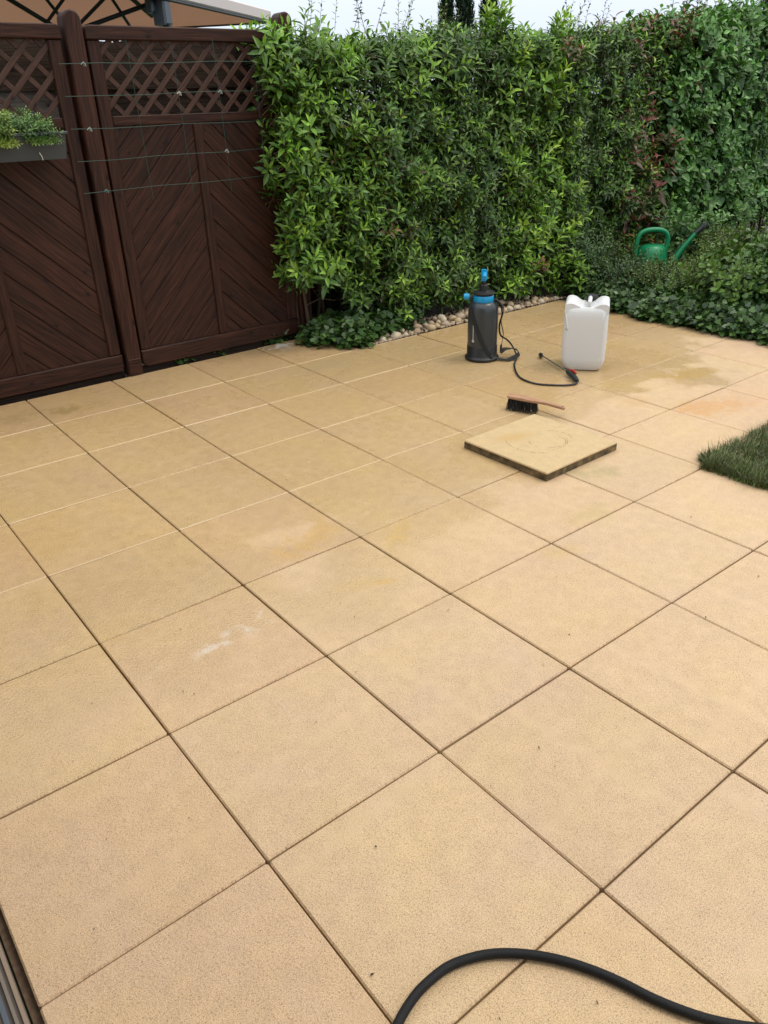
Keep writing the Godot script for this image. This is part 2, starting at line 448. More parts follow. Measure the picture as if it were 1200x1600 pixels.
# one shrub of the hedge: stems, a mass of leafy twigs in several kinds and some single shoots in front
func hedge_shrub(label: String, x0: float, x1: float, y0: float, y1: float, zf: float, mixture: Array, shoots: Array, density: float, stems_n: int, shoot_n: int, called := "hedge_shrub", end_left := false) -> Node3D:
	var cx := (x0 + x1) * 0.5
	var o := thing(called, label, "shrub", Vector3(cx, 0, zf - 0.35), "shrubs of the mixed hedge behind the terrace")
	var org := o.position
	for k in stems_n:
		var b := MB.new()
		var p := Vector3(rng.randf_range(x0 + 0.05, x1 - 0.05), -0.02, zf - rng.randf_range(0.22, 0.5)) - org
		var pts := []; var rad := []
		var lean := Vector3(rng.randf_range(-0.12, 0.12), 0, rng.randf_range(-0.02, 0.16))
		var top := y1 * rng.randf_range(0.75, 0.95)
		for q in 7:
			var s := q / 6.0
			pts.append(p + lean * s + Vector3(rng.randf_range(-0.02, 0.02), top * s, rng.randf_range(-0.02, 0.02)))
			rad.append(lerpf(0.014, 0.004, s))
		b.tube(pts, rad, 6, false)
		for q in 10:
			var s0 := rng.randf_range(0.15, 0.9)
			var bp: Vector3 = pts[int(s0 * 6)]
			var e := bp + Vector3(rng.randf_range(-0.22, 0.22), rng.randf_range(0.05, 0.3), rng.randf_range(-0.1, 0.34))
			b.tube([bp, (bp + e) * 0.5 + Vector3(0, 0.03, 0), e], [0.005, 0.004, 0.002], 4, false)
		part("stem", b.mesh(), M.twig, o)
	var area := (x1 - x0) * (y1 - y0)
	var n := int(area * density)
	var ts := []; var cs := []
	for k in mixture.size(): ts.append([]); cs.append([])
	for i in n:
		var x := rng.randf_range(x0 - 0.1, x1 + 0.1)
		var y := y0 + (y1 - y0) * rng.randf()
		var tp := y1 + 0.10 * bulge.get_noise_1d(x * 160.0)
		var depth := 0.34 * pow(rng.randf(), 1.7)
		var z := 0.0
		var dir := Vector3.ZERO
		var pick := rng.randf()
		if pick < 0.70:
			z = hedge_front(x, y, zf) - depth
			dir = Vector3(rng.randf_range(-0.6, 0.6), rng.randf_range(0.15, 1.0), rng.randf_range(0.3, 1.0))
			if y > tp - 0.05: y = tp - 0.05
		elif pick < 0.86:
			y = tp - 0.02 - depth * 0.5
			z = zf - rng.randf_range(0.08, 0.7)
			dir = Vector3(rng.randf_range(-0.5, 0.5), 1.0, rng.randf_range(-0.4, 0.5))
		elif pick < 0.94 or not end_left:
			z = zf - 0.72 + depth * 0.8
			if rng.randf() < 0.35:
				y = rng.randf_range(0.03, y0 + 0.15)
				z = zf - rng.randf_range(0.38, 0.75)
			dir = Vector3(rng.randf_range(-0.6, 0.6), rng.randf_range(0.1, 0.8), -rng.randf_range(0.2, 1.0))
		else:
			x = x0 - 0.03 + depth * 0.4
			z = zf - rng.randf_range(0.0, 0.6)
			dir = Vector3(-rng.randf_range(0.3, 1.0), rng.randf_range(0.1, 0.8), rng.randf_range(-0.2, 0.6))
		# bare patches where the inside of the shrub shows
		if bulge.get_noise_2d(x * 170.0 + 50.0, y * 170.0) < -0.45 and rng.randf() < 0.4 and y < 1.3: continue
		var r := rng.randf()
		var kind := 0
		for k in mixture.size():
			var w: float = mixture[k][1]
			if mixture[k].size() > 2:     # grows in patches of its own
				var pn := bulge.get_noise_3d(x * 120.0, y * 120.0, k * 77.0)
				w *= clampf(1.0 + pn * float(mixture[k][2]), 0.05, 4.0)
			if r < w: kind = k; break
			r -= w
		var tone := rng.randf_range(0.7, 1.3)
		if rng.randf() < 0.10: tone *= 1.35
		ts[kind].append(aim(dir, rng.randf() * TAU, rng.randf_range(0.8, 1.25), Vector3(x, y, z) - org))
		cs[kind].append(Color(tone * rng.randf_range(0.92, 1.08), tone, tone * rng.randf_range(0.85, 1.1)))
	for k in mixture.size():
		if ts[k].size() > 8:
			many("foliage", mixture[k][0], M.leaf, ts[k], cs[k], o)
	for i in shoot_n:
		var x := rng.randf_range(x0, x1)
		var y := y0 + 0.05 + (y1 - y0) * rng.randf()
		var z := hedge_front(x, y, zf) + rng.randf_range(0.0, 0.05)
		var dir := Vector3(rng.randf_range(-0.5, 0.5), rng.randf_range(0.5, 1.2), rng.randf_range(0.3, 0.9))
		if i % 4 == 0:
			y = y1 + 0.10 * bulge.get_noise_1d(x * 160.0) + rng.randf_range(-0.03, 0.06)
			z = zf - rng.randf_range(0.1, 0.5)
			dir = Vector3(rng.randf_range(-0.3, 0.3), 1.0, rng.randf_range(-0.2, 0.3))
		var s := part("shoot", shoots[i % shoots.size()], M.leaf, o)
		s.transform = aim(dir, rng.randf() * TAU, rng.randf_range(0.9, 1.35), Vector3(x, y, z) - org)
	return o


func _ready() -> void:
	rng.seed = 4711
	# ---------------------------------------------------------------- camera
	var cam := Camera3D.new()
	cam.name = "camera"
	cam.position = Vector3(-0.96875, 1.44536, 1.06103)
	cam.rotation_order = EULER_ORDER_YXZ
	cam.rotation = Vector3(-0.488836, -0.656046, -0.030585)
	cam.fov = 67.019
	cam.near = 0.02
	cam.far = 400.0
	add_child(cam)
	cam.current = true
	# ---------------------------------------------------------------- sky, sun, exposure
	var env := Environment.new()
	env.background_mode = Environment.BG_SKY
	var sm := ProceduralSkyMaterial.new()
	sm.sky_top_color = Color(0.985, 0.99, 1.0)
	sm.sky_horizon_color = Color(0.64, 0.672, 0.715)
	sm.sky_curve = 0.6
	sm.sky_energy_multiplier = 1.40
	sm.ground_bottom_color = Color(0.30, 0.30, 0.26)
	sm.ground_horizon_color = Color(0.45, 0.46, 0.44)
	sm.sun_angle_max = 1.0
	var sky := Sky.new()
	sky.sky_material = sm
	env.sky = sky
	env.ambient_light_source = Environment.AMBIENT_SOURCE_SKY
	env.tonemap_mode = Environment.TONE_MAPPER_LINEAR
	env.tonemap_exposure = 1.0
	env.sdfgi_enabled = true
	env.ssao_enabled = true
	env.ssil_enabled = true
	var we := WorldEnvironment.new()
	we.name = "world_environment"
	we.environment = env
	add_child(we)
	var sun := DirectionalLight3D.new()
	sun.name = "sun"
	sun.light_color = Color(1.0, 0.965, 0.91)
	sun.light_energy = 0.5
	sun.light_angular_distance = 22.0
	sun.shadow_enabled = true
	add_child(sun)
	sun.look_at_from_position(Vector3(2.2, 5.5, 1.6), Vector3.ZERO, Vector3.UP)

	make_materials()
	print("materials")
	make_ground()
	make_patio()
	print("patio")
	make_house()
	make_fence()
	make_back_fence()
	make_gazebo()
	print("fence")
	make_hedge()
	print("hedge")
	make_far_trees()
	make_beds()
	make_lawn()
	make_stones()
	print("beds")
	make_planter()
	make_trellis()
	make_sprayer()
	make_canister()
	make_brush()
	make_loose_slab()
	make_garden_hose()
	make_watering_can()
	make_debris()
	print("done")


func make_materials() -> void:
	bulge.seed = 5
	bulge.frequency = 0.012
	bulge.fractal_octaves = 3
	M.slab = slab_material()
	M.twig = mat(0.085, 0.06, 0.04, 0.85)
	M.leaf = leaf_mat(0.42, Color(0.48, 0.58, 0.16))
	M.grass = leaf_mat(0.6, Color(0.3, 0.35, 0.1))
	M.wood = []
	for k in 4:
		var f: float = [1.0, 0.88, 1.1, 0.95][k]
		M.wood.append(stain_wood(40 + k * 7, Color(0.016, 0.0052, 0.0030) * f, Color(0.060, 0.0215, 0.0112) * f, 0.55))
	M.lath = stain_wood(90, Color(0.048, 0.024, 0.018), Color(0.085, 0.044, 0.031), 0.6)
	M.bark = []
	for k in 3:
		var f2: float = [1.0, 0.75, 1.25][k]
		var bm := stain_wood(120 + k * 5, Color(0.022, 0.014, 0.010) * f2, Color(0.065, 0.042, 0.030) * f2, 0.85)
		bm.heightmap_scale = 0.5
		M.bark.append(bm)
	M.grey_wood = stain_wood(150, Color(0.16, 0.14, 0.12), Color(0.30, 0.27, 0.24), 0.85)


# ------------------------------------------------------------------ ground
func sheet(x0: float, x1: float, z0: float, z1: float, y: float) -> ArrayMesh:
	var b := MB.new()
	b.quad(Vector3(x0, y, z0), Vector3(x1, y, z0), Vector3(x1, y, z1), Vector3(x0, y, z1), Vector3.UP, Vector2(x0, z0))
	return b.mesh()

func rough_ground(c0: Color, c1: Color, seed_: int, scale: float, relief: float) -> StandardMaterial3D:
	var m := StandardMaterial3D.new()
	var f := noise(seed_, 0.03, 5)
	var im := f.get_seamless_image(512, 512, false, false, 0.1, true)
	im.convert(Image.FORMAT_RGB8)
	var d := im.get_data()
	var l0 := c0.linear_to_srgb(); var l1 := c1.linear_to_srgb()
	for k in 512 * 512:
		var cc := l0.lerp(l1, d[k * 3] / 255.0)
		d[k * 3] = int(cc.r * 255); d[k * 3 + 1] = int(cc.g * 255); d[k * 3 + 2] = int(cc.b * 255)
	m.albedo_texture = ImageTexture.create_from_image(Image.create_from_data(512, 512, false, Image.FORMAT_RGB8, d))
	m.uv1_triplanar = true
	m.uv1_world_triplanar = true
	m.uv1_scale = Vector3.ONE * scale
	m.roughness = 0.95
	m.heightmap_enabled = true
	m.heightmap_texture = m.albedo_texture
	m.heightmap_scale = relief
	return m

func make_ground() -> void:
	M.soil = rough_ground(Color(0.035, 0.024, 0.016), Color(0.10, 0.075, 0.05), 61, 1.3, 2.0)
	M.turf = rough_ground(Color(0.03, 0.05, 0.015), Color(0.06, 0.09, 0.03), 62, 0.7, 2.0)
	M.bedding = rough_ground(Color(0.075, 0.045, 0.027), Color(0.15, 0.10, 0.06), 63, 3.0, 0.6)
	structure("ground", sheet(-150, 150, -150, 150, -0.06), M.turf)
	structure("planting_soil", sheet(1.98, 9.5, -4.6, -3.015, -0.015), M.soil)
	structure("border_soil", sheet(4.01, 9.5, -3.01, -0.4, -0.011), M.soil)
	structure("fence_soil", sheet(-3.0, 1.98, -4.6, -3.515, -0.03), M.soil)


# ------------------------------------------------------------------ terrace
func slab_mesh(x0: float, x1: float, z0: float, z1: float, gap: float, thick: float, grain_turn: float, grain_off: Vector2, bevel := 0.0035) -> ArrayMesh:
	var cx := (x0 + x1) * 0.5; var cz := (z0 + z1) * 0.5
	var hx := (x1 - x0) * 0.5 - gap; var hz := (z1 - z0) * 0.5 - gap
	var b := MB.new()
	var t := Transform3D(Basis(Vector3(1, 0, 0), Vector3(0, 0, -1), Vector3(0, 1, 0)), Vector3.ZERO)
	# corners a little worn, no two alike
	var q := PackedVector2Array()
	for c in [[-1, -1], [1, -1], [1, 1], [-1, 1]]:
		var j := rng.randf_range(0.002, 0.006)
		if c[0] * c[1] > 0:
			q.append(Vector2(c[0] * hx, c[1] * (hz - j))) if c[0] < 0 else q.append(Vector2(c[0] * hx, c[1] * (hz - j)))
			q.append(Vector2(c[0] * (hx - j), c[1] * hz))
		else:
			q.append(Vector2(c[0] * (hx - j), c[1] * hz))
			q.append(Vector2(c[0] * hx, c[1] * (hz - j)))
	# keep counter-clockwise order
	var mid := Vector2.ZERO
	var arr := Array(q)
	arr.sort_custom(func(a, d): return (a - mid).angle() < (d - mid).angle())
	b.prism(t, PackedVector2Array(arr), thick, bevel)
	b.has_w = true
	for i in b.v.size():
		var p := b.v[i]
		b.u[i] = Vector2((p.x + cx - PX0) / PSIZE, (p.z + cz - PZ0) / PSIZE)
		var g := Vector2(p.x, p.z + p.y * 0.7).rotated(grain_turn) + grain_off
		b.w[i] = g / 0.7
	return b.mesh()

func make_patio() -> void:
	var bed := MB.new()
	bed.box(at(0.5, -0.11, -1.0), Vector3(3.0, 0.16, 5.0), 0.001)
	bed.box(at(3.0, -0.11, -1.755), Vector3(1.99, 0.16, 2.49), 0.001)
	var patio := structure("patio", bed.mesh(), M.bedding)
	# slabs from different batches: a little pinker, yellower or greyer
	var slabs := []
	for tint in [Color(1, 1, 1), Color(0.992, 0.993, 1.0), Color(1, 0.995, 0.982), Color(0.984, 0.984, 0.98), Color(0.995, 0.983, 0.985)]:
		var sm: StandardMaterial3D = M.slab.duplicate()
		sm.albedo_color = tint
		slabs.append(sm)
	var strip_mat := mat(0.57, 0.43, 0.26, 0.85)
	for i in range(-2, 8):
		for j in range(-3, 7):
			var x0 := i * 0.5; var z1 := -j * 0.5
			var z0 := z1 - 0.5
			if i >= 4 and z0 < -3.001: continue
			if i >= 4 and z1 > -0.499: continue
			var xa := -0.985 if i == -2 else x0
			var m := slab_mesh(xa, x0 + 0.5, z0, z1, rng.randf_range(0.0017, 0.0029), 0.038, (rng.randi() % 4) * PI / 2 + 0.1, Vector2(rng.randf(), rng.randf()))
			var s := part("paver", m, slabs[rng.randi() % 5], patio)
			s.position = Vector3((xa + x0 + 0.5) * 0.5, rng.randf_range(-0.0022, 0.0), (z0 + z1) * 0.5)
			s.rotation = Vector3(rng.randf_range(-0.0035, 0.0035), rng.randf_range(-0.001, 0.001), rng.randf_range(-0.0035, 0.0035))
			# thin pale strips added almost flush in most far cross joints
			if z0 < -1.3 and z0 > -3.4 and x0 < 2.4 and rng.randf() < 0.85:
				var jb := MB.new()
				jb.box(at(0, -0.0068, 0), Vector3(0.492, 0.0122, 0.0048), 0.001)
				var st := part("joint_strip", jb.mesh(), strip_mat, patio)
				st.position = Vector3(x0 + 0.25, 0.0, z0)
	# the last slabs at the edges show their sides above the beds: nothing more to add


# ------------------------------------------------------------------ house behind the camera
func make_house() -> void:
	var wall_m := rough_ground(Color(0.56, 0.52, 0.45), Color(0.64, 0.60, 0.53), 71, 2.0, 0.3)
	var h := thing("house", "cream rendered house wall with a wide terrace door opening", "house", Vector3(-1.25, 0, 1.0))
	var o := h.position
	var b := MB.new()
	b.box(Transform3D(Basis(), Vector3(-1.265, 1.42, -1.55) - o), Vector3(0.30, 2.9, 1.6), 0.004)
	part("wall", b.mesh(), wall_m, h)
	b = MB.new()
	b.box(Transform3D(Basis(), Vector3(-1.265, 1.42, 3.95) - o), Vector3(0.30, 2.9, 2.7), 0.004)
	part("wall", b.mesh(), wall_m, h)
	b = MB.new()
	b.box(Transform3D(Basis(), Vector3(-1.265, 2.525, 0.925) - o), Vector3(0.296, 0.69, 3.346), 0.004)
	part("lintel", b.mesh(), wall_m, h)
	var frame_m := mat(0.045, 0.038, 0.034, 0.4)
	b = MB.new()
	b.box(Transform3D(Basis(), Vector3(-1.20, 1.09, -0.717) - o), Vector3(0.09, 2.17, 0.06), 0.004)
	b.box(Transform3D(Basis(), Vector3(-1.20, 1.09, 2.567) - o), Vector3(0.09, 2.17, 0.06), 0.004)
	b.box(Transform3D(Basis(), Vector3(-1.20, 2.143, 0.925) - o), Vector3(0.086, 0.06, 3.22), 0.004)
	part("door_frame", b.mesh(), frame_m, h)
	# a room behind the door, closed, so that the doorway is a doorway
	var room_m := mat(0.6, 0.57, 0.52, 0.9)
	b = MB.new()
	b.box(Transform3D(Basis(), Vector3(-3.2375, -0.075, 1.5) - o), Vector3(4.225, 0.12, 7.6), 0.002)
	part("room_floor", b.mesh(), mat(0.25, 0.17, 0.11, 0.5), h)
	b = MB.new()
	b.box(Transform3D(Basis(), Vector3(-3.4, 2.93, 1.5) - o), Vector3(4.55, 0.12, 7.7), 0.002)
	part("ceiling", b.mesh(), room_m, h)
	b = MB.new()
	b.box(Transform3D(Basis(), Vector3(-5.4, 1.42, 1.5) - o), Vector3(0.1, 2.88, 7.6), 0.002)
	b.box(Transform3D(Basis(), Vector3(-3.38, 1.42, -2.25) - o), Vector3(3.92, 2.88, 0.1), 0.002)
	b.box(Transform3D(Basis(), Vector3(-3.38, 1.42, 5.25) - o), Vector3(3.92, 2.88, 0.1), 0.002)
	part("room_wall", b.mesh(), room_m, h)
	# threshold of the sliding door
	var t := thing("door_threshold", "brown and grey metal sliding door track along the terrace edge", "threshold", Vector3(-1.05, 0, 0.9))
	o = t.position
	b = MB.new()
	b.box(Transform3D(Basis(), Vector3(-1.062, -0.028, 0.925) - o), Vector3(0.117, 0.05, 3.22), 0.002)
	part("sill", b.mesh(), mat(0.10, 0.072, 0.052, 0.45), t)
	var rails := [[-1.0085, 0.007, mat(0.27, 0.20, 0.14, 0.35, 0.6), 0.010], [-1.0215, 0.006, mat(0.20, 0.165, 0.13, 0.35, 0.6), 0.013], [-1.036, 0.009, mat(0.10, 0.12, 0.14, 0.3, 0.6), 0.009], [-1.052, 0.006, mat(0.33, 0.28, 0.21, 0.4, 0.5), 0.012], [-1.085, 0.008, mat(0.2, 0.17, 0.14, 0.4, 0.6), 0.010]]
	for r in rails:
		b = MB.new()
		b.box(Transform3D(Basis(), Vector3(r[0], -0.003 + r[3] * 0.5, 0.925) - o), Vector3(r[1], r[3], 3.21), 0.0015)
		part("rail", b.mesh(), r[2], t)


# ------------------------------------------------------------------ stained fence
func rect(x0: float, y0: float, x1: float, y1: float) -> PackedVector2Array:
	return PackedVector2Array([Vector2(x0, y0), Vector2(x1, y0), Vector2(x1, y1), Vector2(x0, y1)])

func ccw(p: PackedVector2Array) -> PackedVector2Array:
	var a := 0.0
	for i in p.size():
		var q := p[(i + 1) % p.size()]
		a += p[i].x * q.y - p[i].y * q.x
	if a < 0:
		p.reverse()
	return p

func clean(p: PackedVector2Array) -> PackedVector2Array:
	var r := PackedVector2Array()
	for i in p.size():
		if p[i].distance_to(p[(i + 1) % p.size()]) > 0.002: r.append(p[i])
	return r

func board(called: String, poly: PackedVector2Array, z: float, depth: float, bevel: float, grain: Vector2, m: Material, parent: Node3D) -> void:
	poly = ccw(clean(poly))
	if poly.size() < 3: return
	var b := MB.new()
	b.prism(Transform3D(Basis(), Vector3(0, 0, z) - parent.position), poly, depth, bevel, grain, Vector2(rng.randf() * 3, rng.randf() * 3))
	part(called, b.mesh(), m, parent)

func wood() -> Material:
	return M.wood[rng.randi() % 4]

func rounded(x0: float, y0: float, x1: float, y1: float, r: float, lower: bool) -> PackedVector2Array:
	var p := PackedVector2Array()
	if lower:
		p.append(Vector2(x1, y1)); p.append(Vector2(x0, y1))
		for k in 6:
			var a := PI + PI * 0.5 * k / 5.0
			p.append(Vector2(x0 + r + cos(a) * r, y0 + r + sin(a) * r))
		for k in 6:
			var a := PI * 1.5 + PI * 0.5 * k / 5.0
			p.append(Vector2(x1 - r + cos(a) * r, y0 + r + sin(a) * r))
	else:
		p.append(Vector2(x0, y0)); p.append(Vector2(x1, y0))
		for k in 6:
			var a := PI * 0.5 * k / 5.0
			p.append(Vector2(x1 - r + cos(a) * r, y1 - r + sin(a) * r))
		for k in 6:
			var a := PI * 0.5 + PI * 0.5 * k / 5.0
			p.append(Vector2(x0 + r + cos(a) * r, y1 - r + sin(a) * r))
	return p

func fence_panel(x0: float, x1: float, label: String) -> void:
	var f := thing("lattice_fence", label, "fence", Vector3((x0 + x1) * 0.5, 0.03, -3.54), "stained fence panels")
	f.position.y = 0.0
	var zf := -3.518
	var X0 := Vector2(1, 0); var Y0 := Vector2(0, 1)
	board("top_rail", rounded(x0, 1.763, x1, 1.828, 0.025, false), zf + 0.012, 0.055, 0.005, X0, wood(), f)
	board("stile", rect(x0 + 0.004, 0.136, x0 + 0.074, 1.762), zf, 0.042, 0.005, Y0, wood(), f)
	board("stile", rect(x1 - 0.074, 0.136, x1 - 0.004, 1.762), zf, 0.042, 0.005, Y0, wood(), f)
	board("mid_rail", rect(x0 + 0.075, 1.362, x1 - 0.075, 1.41), zf - 0.002, 0.040, 0.004, X0, wood(), f)
	board("bottom_rail", rounded(x0, 0.033, x1, 0.135, 0.04, true), zf + 0.008, 0.05, 0.005, X0, wood(), f)
	var xm := (x0 + x1) * 0.5
	board("centre_stile", rect(xm - 0.028, 0.136, xm + 0.028, 1.361), zf - 0.001, 0.04, 0.004, Y0, wood(), f)
	# boards laid in a chevron, tongue and groove
	var s := 0.145
	var d := 1.0 / sqrt(2.0)
	for half in 2:
		var r := rect(x0 + 0.068, 0.128, xm - 0.022, 1.368) if half == 0 else rect(xm + 0.022, 0.128, x1 - 0.068, 1.368)
		for k in range(-14, 16):
			var strip := PackedVector2Array()
			if half == 0:   # x - y = const
				var c0 := x0 - 0.15 + k * s; var c1 := c0 + s - 0.003
				strip = PackedVector2Array([Vector2(c0 - 0.5, -0.5), Vector2(c1 - 0.5, -0.5), Vector2(c1 + 2.5, 2.5), Vector2(c0 + 2.5, 2.5)])
			else:
				var e0 := x1 + 0.15 + k * s; var e1 := e0 + s - 0.003
				strip = PackedVector2Array([Vector2(e0 + 0.5, -0.5), Vector2(e1 + 0.5, -0.5), Vector2(e1 - 2.5, 2.5), Vector2(e0 - 2.5, 2.5)])
			for piece in Geometry2D.intersect_polygons(ccw(strip), r):
				board("board", piece, zf - 0.012 + rng.randf_range(-0.001, 0.001), 0.018, 0.0032, Vector2(d, d) if half == 0 else Vector2(d, -d), wood(), f)
	# thin backing behind the joints
	board("backing", rect(x0 + 0.06, 0.12, x1 - 0.06, 1.38), zf - 0.032, 0.006, 0.001, Y0, M.wood[1], f)
	# lattice: back laths falling to the right of the panel, front laths rising
	var lr := rect(x0 + 0.070, 1.405, x1 - 0.070, 1.767)
	for layer in 2:
		for k in range(-8, 22):
			var c: float = x0 - 0.35 + k * 0.121 + rng.randf_range(-0.012, 0.012)
			var lw := 0.036
			var strip := PackedVector2Array()
			if layer == 0:
				strip = PackedVector2Array([Vector2(c, 1.3), Vector2(c + lw, 1.3), Vector2(c + lw - 0.6, 1.9), Vector2(c - 0.6, 1.9)])
			else:
				strip = PackedVector2Array([Vector2(c, 1.3), Vector2(c + lw, 1.3), Vector2(c + lw + 0.6, 1.9), Vector2(c + 0.6, 1.9)])
			for piece in Geometry2D.intersect_polygons(ccw(strip), lr):
				board("lath", piece, zf - (0.022 if layer == 0 else 0.012), 0.0095, 0.0018, Vector2(d, -d) if layer == 0 else Vector2(d, d), M.lath, f)

func fence_post(x: float, label: String, top := 1.89) -> void:
	var w := 0.092
	var p := rect(x, 0.004, x + w, top - 0.05)
	# rounded head
	var q := PackedVector2Array([Vector2(x, 0.003), Vector2(x + w, 0.003), Vector2(x + w, top - 0.046)])
	for k in 9:
		var a := PI * k / 8.0
		q.append(Vector2(x + w * 0.5 + cos(a) * w * 0.5, top - 0.046 + sin(a) * 0.046))
	q.append(Vector2(x, top - 0.046))
	var b := MB.new()
	b.prism(Transform3D(Basis(), Vector3(-x - w * 0.5, 0, 0.046)), ccw(clean(q)), 0.092, 0.007, Vector2(0, 1), Vector2(rng.randf(), rng.randf()))
	var o := thing("fence_post", label, "fence post", Vector3(x + w * 0.5, 0, -3.534), "stained fence posts")
	part("post", b.mesh(), M.wood[2], o)
	b = MB.new()
	b.box(at(0, 0.052, 0.047), Vector3(0.074, 0.10, 0.004), 0.002)
	part("post_foot", b.mesh(), M.wood[0], o)

func make_fence() -> void:
	fence_panel(-0.545, 0.600, "dark brown lattice-topped fence panel behind the grey planter box")
	fence_panel(0.718, 1.858, "dark brown lattice-topped fence panel behind the green wire grid")
	fence_post(0.612, "dark brown rounded post between the two fence panels")
	fence_post(1.870, "dark brown rounded post half hidden by the hedge leaves", 1.92)
	fence_post(-0.650, "dark brown rounded post at the house end of the planter panel")
	# boards under the panels, coloured dark for the shade of the black gap
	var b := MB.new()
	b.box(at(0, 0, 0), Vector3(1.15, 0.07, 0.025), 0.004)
	thing_mesh("gap_board", b.mesh(), M.bark[1], "dark board standing for the shaded gap under the wire-grid fence panel", "board", Vector3(1.29, -0.01, -3.565), "dark boards closing the gap under the fence")
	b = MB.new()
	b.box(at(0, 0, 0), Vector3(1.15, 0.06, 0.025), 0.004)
	thing_mesh("gap_board", b.mesh(), M.bark[1], "dark board standing for the shaded gap under the planter fence panel", "board", Vector3(0.03, -0.012, -3.565), "dark boards closing the gap under the fence")

# rough waney-edged boards of the fence beyond
func make_back_fence() -> void:
	var o := thing("neighbour_fence", "rough dark bark-edged board fence seen through the lattice", "fence", Vector3(0.6, 0, -3.72))
	var y := 0.02
	var k := 0
	while y < 1.56:
		for seg in 2:
			var xa := -1.2 if seg == 0 else 0.66
			var xb := 0.655 if seg == 0 else 2.4
			var h := 0.235 + rng.randf_range(-0.015, 0.02)
			var top := PackedVector2Array()
			var pts := PackedVector2Array([Vector2(xa, y), Vector2(xb, y)])
			var n := 18
			for i in n + 1:
				var x := lerpf(xb, xa, float(i) / n)
				pts.append(Vector2(x, y + h + 0.018 * sin(x * 7.0 + k * 2.1) + 0.012 * sin(x * 17.0 + k) + rng.randf_range(-0.004, 0.004)))
			# swept as thin upright slices so that the wavy edge stays convex piece by piece
			var b := MB.new()
			var uo := Vector2(rng.randf() * 3, rng.randf() * 3)
			for i in n:
				var pa := pts[2 + i]; var pb := pts[3 + i]
				b.prism(Transform3D(Basis(), Vector3(0, 0, -3.70 - 0.022 * (k % 2) + 0.003 * seg) - o.position), PackedVector2Array([Vector2(pb.x, y), Vector2(pa.x, y), pa, pb]), 0.02, 0.0001, Vector2(1, 0), uo)
			var mm: Material = M.bark[(k + seg) % 3]
			if k == 7 and seg == 0: mm = M.grey_wood
			part("board", b.mesh(), mm, o)
		y += 0.19
		k += 1
	for x in [-0.7, 0.2, 1.15, 2.1]:
		var b := MB.new()
		b.box(Transform3D(Basis(), Vector3(x, 0.82, -3.80) - o.position), Vector3(0.07, 1.66, 0.07), 0.005, Vector2(rng.randf(), 0), Vector2(0, 1))
		part("post", b.mesh(), M.bark[1], o)


